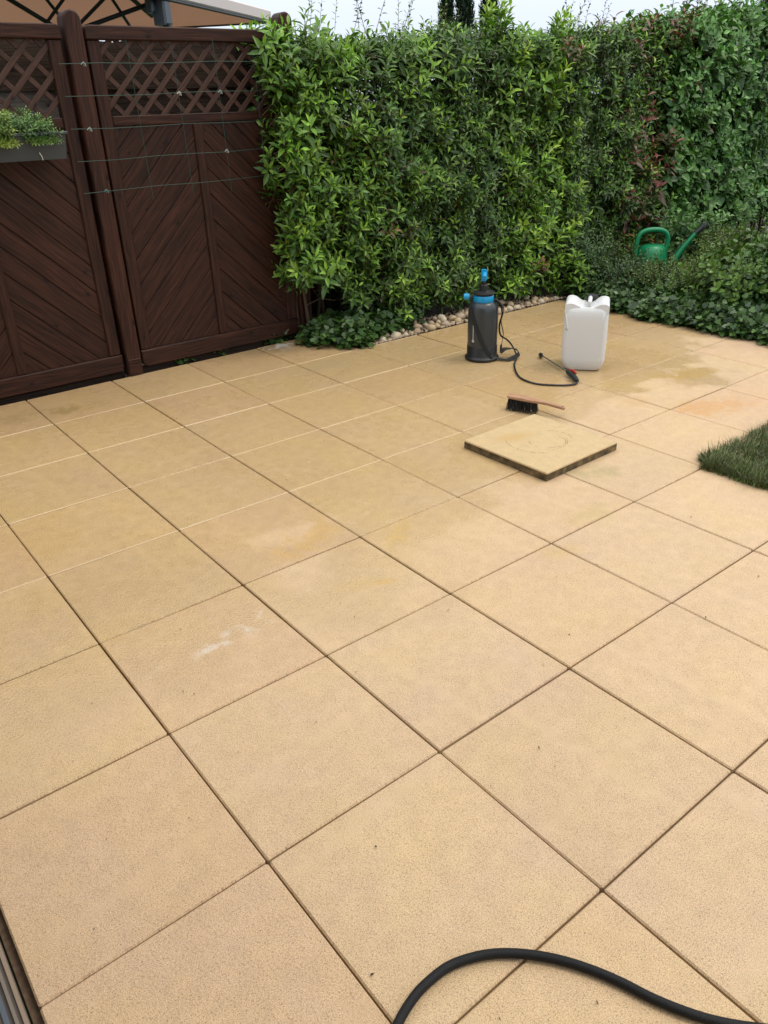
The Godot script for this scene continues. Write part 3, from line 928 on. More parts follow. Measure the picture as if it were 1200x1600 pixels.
# ------------------------------------------------------------------ gazebo beyond the fence
func make_gazebo() -> void:
	var e := Vector3(0.777, 0, -0.629); var nn := Vector3(-0.629, 0, -0.777)
	var E1 := Vector3(2.16, 2.17, -5.5)
	var S := E1 - e * 2.3; var T := E1 + e * 2.15
	var o := thing("gazebo", "garden gazebo with terracotta fabric roof and dark folding frame beyond the fence", "gazebo", Vector3(1.6, 0, -7.0))
	var org := o.position
	var dpt := 3.6
	var rise := 0.62
	var S2 := S + nn * dpt; var T2 := T + nn * dpt
	var R1 := S + e * 1.5 + nn * dpt * 0.5 + Vector3.UP * rise; var R2 := T - e * 1.5 + nn * dpt * 0.5 + Vector3.UP * rise
	var tan := mat(0.58, 0.40, 0.33, 0.85)
	tan.backlight_enabled = true
	tan.backlight = Color(0.80, 0.70, 0.64)
	tan.cull_mode = BaseMaterial3D.CULL_DISABLED
	var pale := mat(0.62, 0.56, 0.54, 0.7)
	pale.cull_mode = BaseMaterial3D.CULL_DISABLED
	for q in [["roof_slope", [S, T, R2, R1], pale], ["roof_slope", [T2, S2, R1, R2], tan], ["roof_slope", [T, T2, R2], tan], ["roof_slope", [S2, S, R1], tan]]:
		var b := MB.new()
		var pts: Array = q[1]
		var a: Vector3 = pts[0]
		var nrm: Vector3 = (pts[1] - a).cross(pts[2] - a).normalized()
		if nrm.y < 0: nrm = -nrm
		for side in [1.0, -1.0]:
			var off: Vector3 = nrm * (0.0015 * side) - org
			for k in range(1, pts.size() - 1):
				b.tri(a + off, pts[k] + off, pts[k + 1] + off, nrm * side, nrm * side, nrm * side)
		part(q[0], b.mesh(), q[2], o)
	var dark := mat(0.022, 0.026, 0.034, 0.45)
	var eave := MB.new()
	eave.tube([S - org, T - org], 0.012, 6)
	eave.tube([T - org, T2 - org], 0.012, 6)
	eave.tube([S2 - org, T2 - org], 0.012, 6)
	eave.tube([S - org, S2 - org], 0.012, 6)
	part("eave_bar", eave.mesh(), dark, o)
	var fascia := MB.new()
	var fm := (S + T + e * 0.1) * 0.5 - org + Vector3.UP * 0.062
	fascia.box(Transform3D(Basis(e, Vector3.UP, e.cross(Vector3.UP)), fm), Vector3((T - S).length() + 0.1, 0.095, 0.03), 0.01)
	part("fascia", fascia.mesh(), pale, o)
	# uprights with their sliding brackets
	var legs := [Vector3(2.115, 0, -5.5), Vector3(2.36, 0, -8.0), S + e * 0.1 + nn * 0.1, T2 - e * 0.2 - nn * 0.2]
	for k in 4:
		var p: Vector3 = legs[k] - org
		p.y = -0.05
		var b := MB.new()
		var w := 0.055
		b.box(Transform3D(Basis(Vector3.UP, 0.68), p + Vector3(0, 1.09, 0)), Vector3(w, 2.2, w), 0.008)
		part("upright", b.mesh(), dark, o)
		b = MB.new()
		b.box(Transform3D(Basis(Vector3.UP, 0.68), p + Vector3(-0.03, 2.135, 0)), Vector3(0.12, 0.17, 0.10), 0.015)
		b.box(Transform3D(Basis(Vector3.UP, 0.68), p + Vector3(-0.11, 2.185, 0)), Vector3(0.09, 0.11, 0.06), 0.015)
		part("bracket", b.mesh(), mat(0.05, 0.065, 0.085, 0.4), o)
	# scissor struts
	var zt := -5.62
	var bars := [[0.90, 2.20, 1.31, 2.01, 0.017], [1.22, 2.21, 1.38, 2.075, 0.012], [1.45, 2.22, 1.25, 1.99, 0.012], [1.74, 2.21, 1.50, 2.00, 0.013], [1.74, 2.19, 1.93, 2.00, 0.012], [2.02, 2.145, 1.60, 2.01, 0.016], [1.88, 2.20, 2.06, 2.13, 0.018]]
	for q in bars:
		var b := MB.new()
		var pa := Vector3(q[0], q[1], zt) - org; var pb := Vector3(q[2], q[3], zt - 0.15) - org
		b.tube([pa + (pa - pb) * 0.5, pb + (pb - pa) * 0.5], q[4], 6)
		part("strut", b.mesh(), dark, o)


# ------------------------------------------------------------------ hedge
func make_hedge() -> void:
	rng.seed = 901
	var bright_old := Color(0.055, 0.135, 0.016); var bright_new := Color(0.21, 0.37, 0.038)
	var mid_old := Color(0.038, 0.088, 0.017); var mid_new := Color(0.11, 0.22, 0.03)
	var dark_old := Color(0.028, 0.062, 0.018); var dark_new := Color(0.075, 0.16, 0.034)
	var red_old := Color(0.085, 0.05, 0.028); var red_new := Color(0.22, 0.055, 0.042)
	var laurel := sprig(10, 0.10, 0.078, 0.027, bright_old, bright_new, 1, 0.45, 0.9, 0.3)
	var laurel2 := sprig(9, 0.09, 0.068, 0.024, mid_old, bright_new, 2, 0.45, 0.9, 0.35)
	var mid := sprig(10, 0.10, 0.066, 0.024, mid_old, mid_new, 3, 0.45, 1.0, 0.3)
	var dark := sprig(11, 0.11, 0.060, 0.023, dark_old, dark_new, 4, 0.45, 1.0, 0.25)
	var fine := sprig(15, 0.17, 0.042, 0.015, Color(0.036, 0.068, 0.022), Color(0.08, 0.13, 0.04), 5, 0.45, 1.0, 0.2, Color(0.11, 0.075, 0.04))
	var red := sprig(7, 0.08, 0.105, 0.034, red_old, red_new, 6, 0.5, 0.9, 0.4)
	var brown := sprig(8, 0.10, 0.06, 0.022, Color(0.07, 0.055, 0.02), Color(0.16, 0.09, 0.04), 7, 0.5, 1.0, 0.4)
	var broad := sprig(8, 0.15, 0.100, 0.066, Color(0.06, 0.145, 0.036), Color(0.13, 0.27, 0.07), 8, 0.3, 1.1, 0.3)
	var broad2 := sprig(10, 0.14, 0.060, 0.036, Color(0.055, 0.135, 0.038), Color(0.12, 0.25, 0.066), 9, 0.32, 1.1, 0.3)
	var yellow := sprig(11, 0.13, 0.08, 0.025, Color(0.10, 0.22, 0.025), Color(0.32, 0.46, 0.06), 10, 0.45, 0.7, 0.25)
	var tall := sprig(13, 0.26, 0.05, 0.02, mid_new, Color(0.14, 0.2, 0.06), 12, 0.45, 0.8, 0.2)
	var tall_dark := sprig(12, 0.24, 0.045, 0.022, Color(0.06, 0.09, 0.035), Color(0.10, 0.09, 0.05), 13, 0.4, 0.9, 0.3)
	var zf := -3.20
	hedge_shrub("bright green glossy laurel shrub growing against the brown fence post", 1.80, 2.22, 0.36, 1.74, zf, [[laurel, 0.46, 1.5], [laurel2, 0.26], [mid, 0.28]], [laurel], 1350, 5, 26, "hedge_shrub", true)
	hedge_shrub("dull green hedge shrub with bare brown twigs beside the bright laurel", 2.18, 2.58, 0.18, 1.73, zf - 0.03, [[mid, 0.40, 2.0], [dark, 0.26], [brown, 0.12, 3.0], [laurel2, 0.22, 2.0]], [laurel2, mid], 1050, 9, 16)
	hedge_shrub("mid-green hedge shrub rising over ivy and cream stones", 2.54, 3.10, 0.07, 1.73, zf, [[laurel2, 0.32, 3.0], [mid, 0.40], [dark, 0.28]], [laurel2, laurel], 1200, 6, 24)
	hedge_shrub("dark fine-leaved hedge shrub directly behind the blue-topped sprayer", 3.06, 3.66, 0.06, 1.74, zf - 0.02, [[dark, 0.30], [mid, 0.34, 2.5], [fine, 0.16, 2.0], [laurel2, 0.20, 3.0]], [mid, tall], 1250, 6, 18)
	hedge_shrub("yellow-green laurel shrub of the hedge, brightest of all", 3.62, 4.24, 0.06, 1.76, zf + 0.01, [[laurel, 0.42, 1.5], [yellow, 0.09, 3.0], [laurel2, 0.22], [mid, 0.27]], [laurel, yellow], 1250, 6, 34)
	hedge_shrub("thin-topped dark hedge shrub with fine twigs, sky showing through its crest", 4.20, 4.86, 0.12, 1.76, zf, [[dark, 0.20], [fine, 0.20, 2.0], [mid, 0.36, 1.0], [laurel2, 0.24, 2.0]], [mid, fine], 1150, 7, 18)
	hedge_shrub("hedge shrub with dark red young leaves above the watering can", 4.82, 5.56, 0.12, 1.83, zf, [[mid, 0.36], [dark, 0.12], [laurel2, 0.32, 2.0], [red, 0.08, 4.0], [brown, 0.12, 2.0]], [red, red, laurel2], 1200, 6, 40)
	hedge_shrub("broad-leaved climber covering the hedge beyond the red-leaved shrub", 5.52, 6.6, 0.25, 1.90, zf + 0.04, [[broad, 0.52], [broad2, 0.26], [red, 0.03, 4.0], [laurel2, 0.19, 2.0]], [broad, broad2], 1100, 7, 30)
	hedge_shrub("tall small-leaved green shrub ending the hedge past the climber", 6.55, 8.4, 0.25, 1.97, zf + 0.06, [[broad2, 0.55], [mid, 0.25], [broad, 0.2]], [broad2], 950, 8, 12)
	# yellow young shoots standing clear of the crest, and red leaves
	M.yellow_sprig = yellow; M.red_sprig = red; M.tall_sprig = tall; M.mid_sprig = mid; M.laurel_sprig = laurel; M.dark_sprig = dark; M.broad_sprig = broad; M.tall_dark = tall_dark; M.broad2_sprig = broad2; M.brown_sprig = brown
	var hs := []
	for c in get_children():
		if String(c.name).begins_with("hedge_shrub"): hs.append(c)
	# [shrub, x, y, z, sprig, size, lean]
	var extra := []
	for k in 9: extra.append([4 if k > 8 else 3, rng.randf_range(3.32, 3.60), 1.82 + rng.randf_range(0, 0.10), -3.34, yellow, 1.15])
	for k in 5: extra.append([4, rng.randf_range(4.05, 4.3), 1.80 + rng.randf_range(0, 0.06), -3.3, yellow, 1.0])
	for k in 4: extra.append([4, 4.05 + rng.randf_range(-0.05, 0.2), 1.70 + rng.randf_range(-0.04, 0.03), -3.12, red, 0.8])
	for k in 8: extra.append([6, rng.randf_range(5.3, 5.6), rng.randf_range(1.75, 1.97), -3.15, red, 0.9])
	for k in 11: extra.append([6, rng.randf_range(4.98, 5.45), rng.randf_range(0.80, 1.10), -3.08, red, 1.0])
	for k in 6: extra.append([6, rng.randf_range(4.9, 5.4), rng.randf_range(0.35, 0.7), -3.06, brown, 1.1])
	for k in 4: extra.append([0, rng.randf_range(1.88, 2.2), 1.86, -3.35, tall, 0.7])
	for k in 4: extra.append([1, rng.randf_range(2.22, 2.55), 1.87, -3.4, tall_dark, 0.8])
	for k in 5: extra.append([2, rng.randf_range(2.6, 3.1), 1.85, -3.4, tall, 0.8])
	for k in 7: extra.append([5, rng.randf_range(4.3, 4.9), 1.86, -3.4, tall_dark, 0.9])
	for k in 10: extra.append([7, rng.randf_range(5.4, 6.6), rng.randf_range(1.93, 2.02), -3.4, tall_dark, 1.1])
	for k in 3: extra.append([4, rng.randf_range(3.75, 3.95), 0.24, -3.06, red, 0.8])
	for q in extra:
		var s := part("shoot", q[4], M.leaf, hs[q[0]])
		s.transform = aim(Vector3(rng.randf_range(-0.35, 0.35), 1.0, rng.randf_range(-0.1, 0.5)), rng.randf() * TAU, q[5] * rng.randf_range(0.85, 1.15), Vector3(q[1], q[2], q[3]) - hs[q[0]].position)


func make_far_trees() -> void:
	# upright conifers far beyond the hedge
	var leafy := sprig(12, 0.7, 0.30, 0.12, Color(0.016, 0.032, 0.018), Color(0.03, 0.055, 0.03), 30, 0.4, 0.5, 0.1)
	var spots := [[19.22, -21.0, 4.45, 0.36, "slim dark cypress top standing first behind the hedge crest"], [19.72, -20.7, 4.75, 0.42, "tallest dark cypress behind the yellow hedge shoots"], [20.35, -20.2, 4.60, 0.42, "dark cypress rising past the yellow hedge shoots"], [25.6, -13.3, 4.2, 0.8, "dark round conifer beyond the far hedge end"]]
	for s in spots:
		var t := thing("cypress", s[4], "tree", Vector3(s[0], -0.05, s[1]), "dark trees beyond the hedge")
		var b := MB.new()
		b.tube([Vector3.ZERO, Vector3(0.02, s[2] * 0.5, 0), Vector3(0, s[2] * 0.93, 0)], [0.13, 0.09, 0.02], 8)
		part("trunk", b.mesh(), M.twig, t)
		var ts := []; var cs := []
		for k in 1500:
			var y: float = s[2] * pow(rng.randf(), 0.75)
			var h := y / float(s[2])
			var r: float = s[3] * (0.35 + 0.65 * sin(clampf(h * 1.3, 0, 1) * PI * 0.5)) * pow(clampf(1.0 - h, 0.0, 1.0), 0.42) * rng.randf_range(0.35, 1.05)
			var a := rng.randf() * TAU
			r *= 1.0 + 0.25 * sin(a * 3.0 + h * 9.0)
			ts.append(aim(Vector3(cos(a) * 0.3, 1.0, sin(a) * 0.3), rng.randf() * TAU, rng.randf_range(0.45, 0.9) * 0.6, Vector3(cos(a) * r, y, sin(a) * r)))
			var tone := rng.randf_range(0.7, 1.3)
			cs.append(Color(tone, tone, tone))
		many("crown", leafy, M.leaf, ts, cs, t)


# ------------------------------------------------------------------ planted border
func plant(called: String, label: String, category: String, p: Vector3, r: float, h: float, mesh: Mesh, n: int, stems_n: int, group := "", tint := Color(1, 1, 1), singles := 8) -> Node3D:
	var o := thing(called, label, category, p, group)
	for k in stems_n:
		var b := MB.new()
		var a := rng.randf() * TAU
		var e := Vector3(cos(a) * r * 0.8, h * rng.randf_range(0.7, 1.0), sin(a) * r * 0.8)
		b.tube([Vector3(cos(a) * 0.02, -0.02, sin(a) * 0.02), e * 0.5 + Vector3(0, h * 0.1, 0), e], [0.006, 0.0045, 0.002], 5, false)
		part("stem", b.mesh(), M.twig, o)
	var ts := []; var cs := []
	for k in n:
		var a := rng.randf() * TAU
		var q := sqrt(rng.randf())
		var y := h * rng.randf()
		var rr := r * (0.55 + 0.45 * sin(clampf(y / h, 0, 1) * PI)) * q
		var dir := Vector3(cos(a) * q, rng.randf_range(0.3, 1.1), sin(a) * q)
		var tone := rng.randf_range(0.7, 1.3)
		ts.append(aim(dir, rng.randf() * TAU, rng.randf_range(0.8, 1.2), Vector3(cos(a) * rr, y, sin(a) * rr)))
		cs.append(Color(tone * tint.r, tone * tint.g, tone * tint.b))
	many("foliage", mesh, M.leaf, ts, cs, o)
	for k in singles:
		var a := rng.randf() * TAU
		var s := part("shoot", mesh, M.leaf, o)
		s.transform = aim(Vector3(cos(a) * 0.4, 1.0, sin(a) * 0.4), rng.randf() * TAU, rng.randf_range(1.0, 1.4), Vector3(cos(a) * r * 0.5, h * rng.randf_range(0.75, 1.0), sin(a) * r * 0.5))
	return o

# an ivy leaf: five blunt lobes
func ivy_mesh(sd: int) -> ArrayMesh:
	var r := RandomNumberGenerator.new(); r.seed = sd
	var b := MB.new(); b.has_c = true
	for k in 5:
		var a := k * 2.4 + r.randf()
		var o := Vector3(cos(a) * 0.03, k * 0.012, sin(a) * 0.03)
		var d := (Vector3(cos(a), 0.15 + r.randf() * 0.5, sin(a))).normalized()
		var up := (Vector3.UP + Vector3(r.randf_range(-0.5, 0.5), 0, r.randf_range(-0.5, 0.5))).normalized()
		var x := d.cross(up).normalized(); var z := x.cross(d).normalized()
		var l := r.randf_range(0.026, 0.042)
		var out := [Vector2(0, -0.1), Vector2(0.38, -0.12), Vector2(0.55, 0.2), Vector2(0.3, 0.38), Vector2(0.36, 0.65), Vector2(0.0, 1.0), Vector2(-0.36, 0.65), Vector2(-0.3, 0.38), Vector2(-0.55, 0.2), Vector2(-0.38, -0.12)]
		var t := r.randf()
		b.col = Color(0.026, 0.066, 0.019).lerp(Color(0.10, 0.19, 0.042), t * t)
		b.tube([Vector3.ZERO, o], 0.0012, 3, false)
		var c := o + d * l * 0.3
		for i in 10:
			var p: Vector2 = out[i]; var q: Vector2 = out[(i + 1) % 10]
			b.tri(c, o + x * p.x * l + d * p.y * l + z * (absf(p.x) * l * 0.25 - p.y * p.y * l * 0.2), o + x * q.x * l + d * q.y * l + z * (absf(q.x) * l * 0.25 - q.y * q.y * l * 0.2), z, z, z)
	return b.mesh()

func ivy_patch(label: String, called: String, spots: Array, hgt: float, group := "") -> void:
	# spots: [x, z, rx, rz, n]
	var c := Vector3(spots[0][0], 0, spots[0][1])
	var o := thing(called, label, "ground cover", c, group)
	for k in 3:
		var ts := []; var cs := []
		for s in spots:
			for i in int(s[4] / 3.0):
				var a := rng.randf() * TAU; var q := sqrt(rng.randf())
				var x: float = s[0] + cos(a) * q * s[2]; var z: float = s[1] + sin(a) * q * s[3]
				var y := hgt * pow(rng.randf(), 1.2) * (1.0 - 0.75 * q * q)
				var tone := rng.randf_range(0.65, 1.3)
				ts.append(aim(Vector3(cos(a) * 0.6 + rng.randf_range(-0.4, 0.4), 1.0, sin(a) * 0.6 + rng.randf_range(-0.4, 0.4)), rng.randf() * TAU, rng.randf_range(0.7, 1.25), Vector3(x, y, z) - c))
				cs.append(Color(tone, tone, tone * 0.95))
		many("leaves", M.ivy[k], M.leaf, ts, cs, o)

func make_beds() -> void:
	rng.seed = 900
	M.ivy = [ivy_mesh(1), ivy_mesh(2), ivy_mesh(3)]
	var edge := []
	for k in 12:
		edge.append([4.10 + rng.randf_range(-0.03, 0.03) + 0.03 * (k % 3), -2.62 + k * 0.16, 0.16, 0.15, 200])
	for k in 10:
		edge.append([4.28 + rng.randf_range(-0.05, 0.05), -2.62 + k * 0.17, 0.17, 0.16, 100])
	ivy_patch("low dark ivy spilling over the slab edge of the planted border", "ivy_ground_cover", edge, 0.14)
	ivy_patch("small ivy patch under the bright laurel by the fence foot", "ivy_ground_cover", [[1.94, -3.30, 0.16, 0.16, 90], [2.14, -3.20, 0.19, 0.13, 190], [2.38, -3.26, 0.18, 0.14, 160], [2.2, -3.4, 0.3, 0.12, 120], [2.58, -3.25, 0.12, 0.10, 60], [2.03, -3.09, 0.09, 0.06, 60]], 0.16)
	ivy_patch("sparse weeds growing out of the dark gap under the fence", "weeds", [[1.0, -3.585, 0.12, 0.02, 9], [1.22, -3.58, 0.08, 0.015, 6], [1.70, -3.57, 0.13, 0.03, 24]], 0.035)
	var rose := sprig(9, 0.13, 0.055, 0.036, Color(0.04, 0.10, 0.028), Color(0.10, 0.19, 0.045), 51, 0.42, 1.1, 0.2, Color(0.12, 0.10, 0.04))
	var spirea := sprig(16, 0.15, 0.028, 0.014, Color(0.05, 0.105, 0.028), Color(0.13, 0.21, 0.05), 52, 0.45, 1.0, 0.2, Color(0.12, 0.08, 0.04))
	var bluish := sprig(14, 0.14, 0.03, 0.016, Color(0.034, 0.078, 0.026), Color(0.07, 0.145, 0.04), 53, 0.45, 1.0, 0.2)
	plant("low_shrub", "dark bluish low shrub at the hedge foot before the watering can", "shrub", Vector3(4.36, 0, -2.72), 0.24, 0.24, bluish, 330, 5)
	plant("low_shrub", "dark bluish low shrub behind the white canister", "shrub", Vector3(4.33, 0, -3.04), 0.22, 0.40, bluish, 260, 5)
	plant("low_shrub", "small-leaved yellowish shrub hiding the foot of the watering can", "shrub", Vector3(4.50, 0, -2.38), 0.27, 0.19, spirea, 420, 6)
	plant("low_shrub", "small-leaved yellowish shrub beside the rose bush", "shrub", Vector3(4.70, 0, -2.06), 0.28, 0.23, spirea, 420, 6)
	plant("rose_bush", "rose bush with yellowing leaves above the ivy edge", "rose bush", Vector3(4.45, 0, -1.84), 0.26, 0.36, rose, 210, 6, "", Color(1.35, 1.25, 0.9))
	plant("rose_bush", "darker rose bush standing farther along the ivy edge", "rose bush", Vector3(4.70, 0, -1.52), 0.34, 0.44, rose, 300, 6)
	plant("rose_bush", "rose bush with reddish twigs at the lawn behind the border", "rose bush", Vector3(5.30, 0, -2.0), 0.34, 0.40, rose, 220, 8, "", Color(1.2, 1.0, 0.85))
	plant("low_shrub", "low leafy shrub under the red-leaved hedge shrub", "shrub", Vector3(5.45, 0, -2.78), 0.25, 0.42, M.broad2_sprig, 150, 5)
	plant("low_shrub", "low leafy shrub between watering can spout and lawn", "shrub", Vector3(5.35, 0, -2.45), 0.25, 0.36, spirea, 300, 5, "", Color(1.15, 1.1, 0.9))
	plant("low_shrub", "bright young laurel seedling beside the hedge foot stones", "shrub", Vector3(4.18, 0, -3.0), 0.16, 0.26, M.laurel_sprig, 40, 3)


func tuft(sd: int, n: int, h: float) -> ArrayMesh:
	var r := RandomNumberGenerator.new(); r.seed = sd
	var b := MB.new(); b.has_c = true
	for k in n:
		var a := r.randf() * TAU
		var o := Vector3(r.randf_range(-0.02, 0.02), 0, r.randf_range(-0.02, 0.02))
		var lean := Vector3(cos(a), 0, sin(a)) * r.randf_range(0.2, 1.3)
		var l := h * r.randf_range(0.5, 1.2)
		var t := r.randf()
		b.col = Color(0.085, 0.145, 0.05).lerp(Color(0.21, 0.29, 0.11), t)
		if r.randf() < 0.22: b.col = Color(0.26, 0.21, 0.11)
		var side := Vector3(-sin(a), 0, cos(a)) * 0.0012
		var p1 := o + Vector3.UP * l * 0.55 + lean * l * 0.3
		var p2 := o + Vector3.UP * l * 0.9 + lean * l
		var nn := (Vector3.UP * 0.6 + Vector3(cos(a), 0, sin(a))).normalized()
		b.tri(o - side, o + side, p1 + side, nn, nn, nn); b.tri(o - side, p1 + side, p1 - side, nn, nn, nn)
		b.tri(p1 - side, p1 + side, p2, nn, nn, nn)
	return b.mesh()

func make_lawn() -> void:
	rng.seed = 903
	var b := MB.new()
	b.box(at(4.515, -0.04, 1.015), Vector3(4.96, 0.07, 2.96), 0.03)
	structure("lawn_soil", b.mesh(), M.soil)
	var tufts := [tuft(1, 16, 0.044), tuft(2, 16, 0.034), tuft(3, 6, 0.10)]
	var g := thing("lawn_grass", "green grass patch at the corner of the slabs", "grass", Vector3(2.5, 0, 0))
	g.set_meta("kind", "stuff")
	for k in 3:
		var ts := []; var cs := []
		for i in [4600, 4600, 260][k]:
			var x := 2.015 + 1.5 * rng.randf() if rng.randf() < 0.85 else rng.randf_range(2.02, 2.12)
			var z := -0.49 + 1.1 * pow(rng.randf(), 1.3)
			if k == 2: z = -0.49 + 0.25 * rng.randf()
			if i % 9 == 0:       # the ragged rim creeps over the slab edges
				if rng.randf() < 0.5: z = -0.50 - 0.04 * pow(rng.randf(), 2.0)
				else: x = 2.01 - 0.02 * pow(rng.randf(), 2.0)
			x += 0.02 * bulge.get_noise_1d(z * 900.0) + rng.randf_range(-0.012, 0.012)
			z += rng.randf_range(-0.012, 0.012)
			var tone := rng.randf_range(0.7, 1.25)
			ts.append(Transform3D(Basis(Vector3.UP, rng.randf() * TAU).scaled(Vector3.ONE * rng.randf_range(0.7, 1.15)), Vector3(x - 2.5, -0.006, z)))
			cs.append(Color(tone * rng.randf_range(0.95, 1.25), tone, tone * rng.randf_range(0.6, 1.0)))
		many("blades", tufts[k], M.grass, ts, cs, g)
	# meadow strip between border plants and hedge
	var h := thing("border_grass", "taller grass between the border shrubs and the hedge", "grass", Vector3(5.8, 0, -2.2))
	h.set_meta("kind", "stuff")
	var tall := [tuft(5, 14, 0.16), tuft(6, 12, 0.24)]
	for k in 2:
		var ts := []; var cs := []
		for i in [5200, 900][k]:
			var x := rng.randf_range(4.45, 8.6); var z := rng.randf_range(-3.0, -0.6)
			if k == 1: z = rng.randf_range(-2.9, -1.4)
			var tone := rng.randf_range(0.6, 1.15)
			ts.append(Transform3D(Basis(Vector3.UP, rng.randf() * TAU).scaled(Vector3.ONE * rng.randf_range(0.6, 1.2)), Vector3(x - 5.8, -0.012, z + 2.2)))
			cs.append(Color(tone, tone, tone))
		many("blades", tall[k], M.grass, ts, cs, h)


# ------------------------------------------------------------------ cream stones
func stone_mesh(sd: int) -> ArrayMesh:
	var f := noise(sd, 0.6, 2)
	var b := MB.new()
	var rows := 6; var cols := 9
	var pos := []
	for i in rows + 1:
		var row := []
		for j in cols + 1:
			var th := PI * i / rows; var ph := TAU * (j % cols) / cols
			var d := Vector3(sin(th) * cos(ph), cos(th), sin(th) * sin(ph))
			var r := 1.0 + 0.42 * f.get_noise_3dv(d * 1.6) + 0.1 * f.get_noise_3dv(d * 5.0)
			row.append(Vector3(d.x, d.y * 0.66, d.z * 0.8) * r)
		pos.append(row)
	for i in rows:
		for j in cols:
			var a: Vector3 = pos[i][j]; var c: Vector3 = pos[i][j + 1]; var d: Vector3 = pos[i + 1][j + 1]; var e: Vector3 = pos[i + 1][j]
			var nn := func(p: Vector3) -> Vector3: return Vector3(p.x, p.y * 1.6, p.z * 1.2).normalized()
			if i > 0: b.tri(a, c, d, nn.call(a), nn.call(c), nn.call(d))
			if i < rows - 1: b.tri(a, d, e, nn.call(a), nn.call(d), nn.call(e))
	return b.mesh()

func make_stones() -> void:
	rng.seed = 902
	var mats := []
	for k in 4:
		var c: Color = [Color(0.50, 0.38, 0.23), Color(0.58, 0.49, 0.36), Color(0.40, 0.30, 0.20), Color(0.46, 0.36, 0.26)][k]
		mats.append(rough_ground(c * 0.75, c * 1.1, 80 + k, 9.0, 0.3))
	var shapes := []
	for k in 5: shapes.append(stone_mesh(200 + k))
	var n := 0
	for row in 3:
		var x := 2.16 + row * 0.02
		while x < 4.02:
			var r := rng.randf_range(0.022, 0.040) * (1.0 if row < 2 else 0.85)
			var z := -3.045 - row * 0.058 + rng.randf_range(-0.012, 0.012)
			var y := r * 0.55 + row * 0.012 - 0.012
			var skip := 0.0
			if x < 2.5: skip = 0.45
			if row == 2: skip = 0.75
			if row == 1: skip = maxf(skip, 0.15)
			if x > 3.2 and row > 0: skip = 0.7
			if row == 0: skip = maxf(skip, 0.12)
			if rng.randf() >= skip:
				var o := thing_mesh("border_stone", shapes[n % 5], mats[rng.randi() % 4], "cream rounded stone lying along the hedge edge of the slabs", "stone", Vector3(x, y, z), "cream stones between slabs and hedge")
				o.rotation = Vector3(rng.randf_range(-0.3, 0.3), rng.randf() * TAU, rng.randf_range(-0.3, 0.3))
				o.scale = Vector3.ONE * r * rng.randf_range(0.9, 1.15)
				n += 1
			x += r * rng.randf_range(1.7, 2.3)
	# finer gravel under and between them
	var ts := []; var cs := []
	for k in 1500:
		var tone := rng.randf_range(0.6, 1.2)
		ts.append(Transform3D(Basis(Vector3.UP, rng.randf() * TAU).scaled(Vector3.ONE * rng.randf_range(0.006, 0.014)), Vector3(rng.randf_range(2.05, 4.1), 0.0, -3.02 - 0.3 * pow(rng.randf(), 1.4))))
		cs.append(Color(0.40, 0.30, 0.20) * tone)
	var g := Node3D.new()
	g.name = "gravel"
	add_child(g)
	tag(g, "fine tan gravel between the cream stones under the hedge", "gravel")
	g.set_meta("kind", "stuff")
	var gm := mat(1, 1, 1, 0.85)
	gm.vertex_color_use_as_albedo = true
	many("pebbles", shapes[2], gm, ts, cs, g)


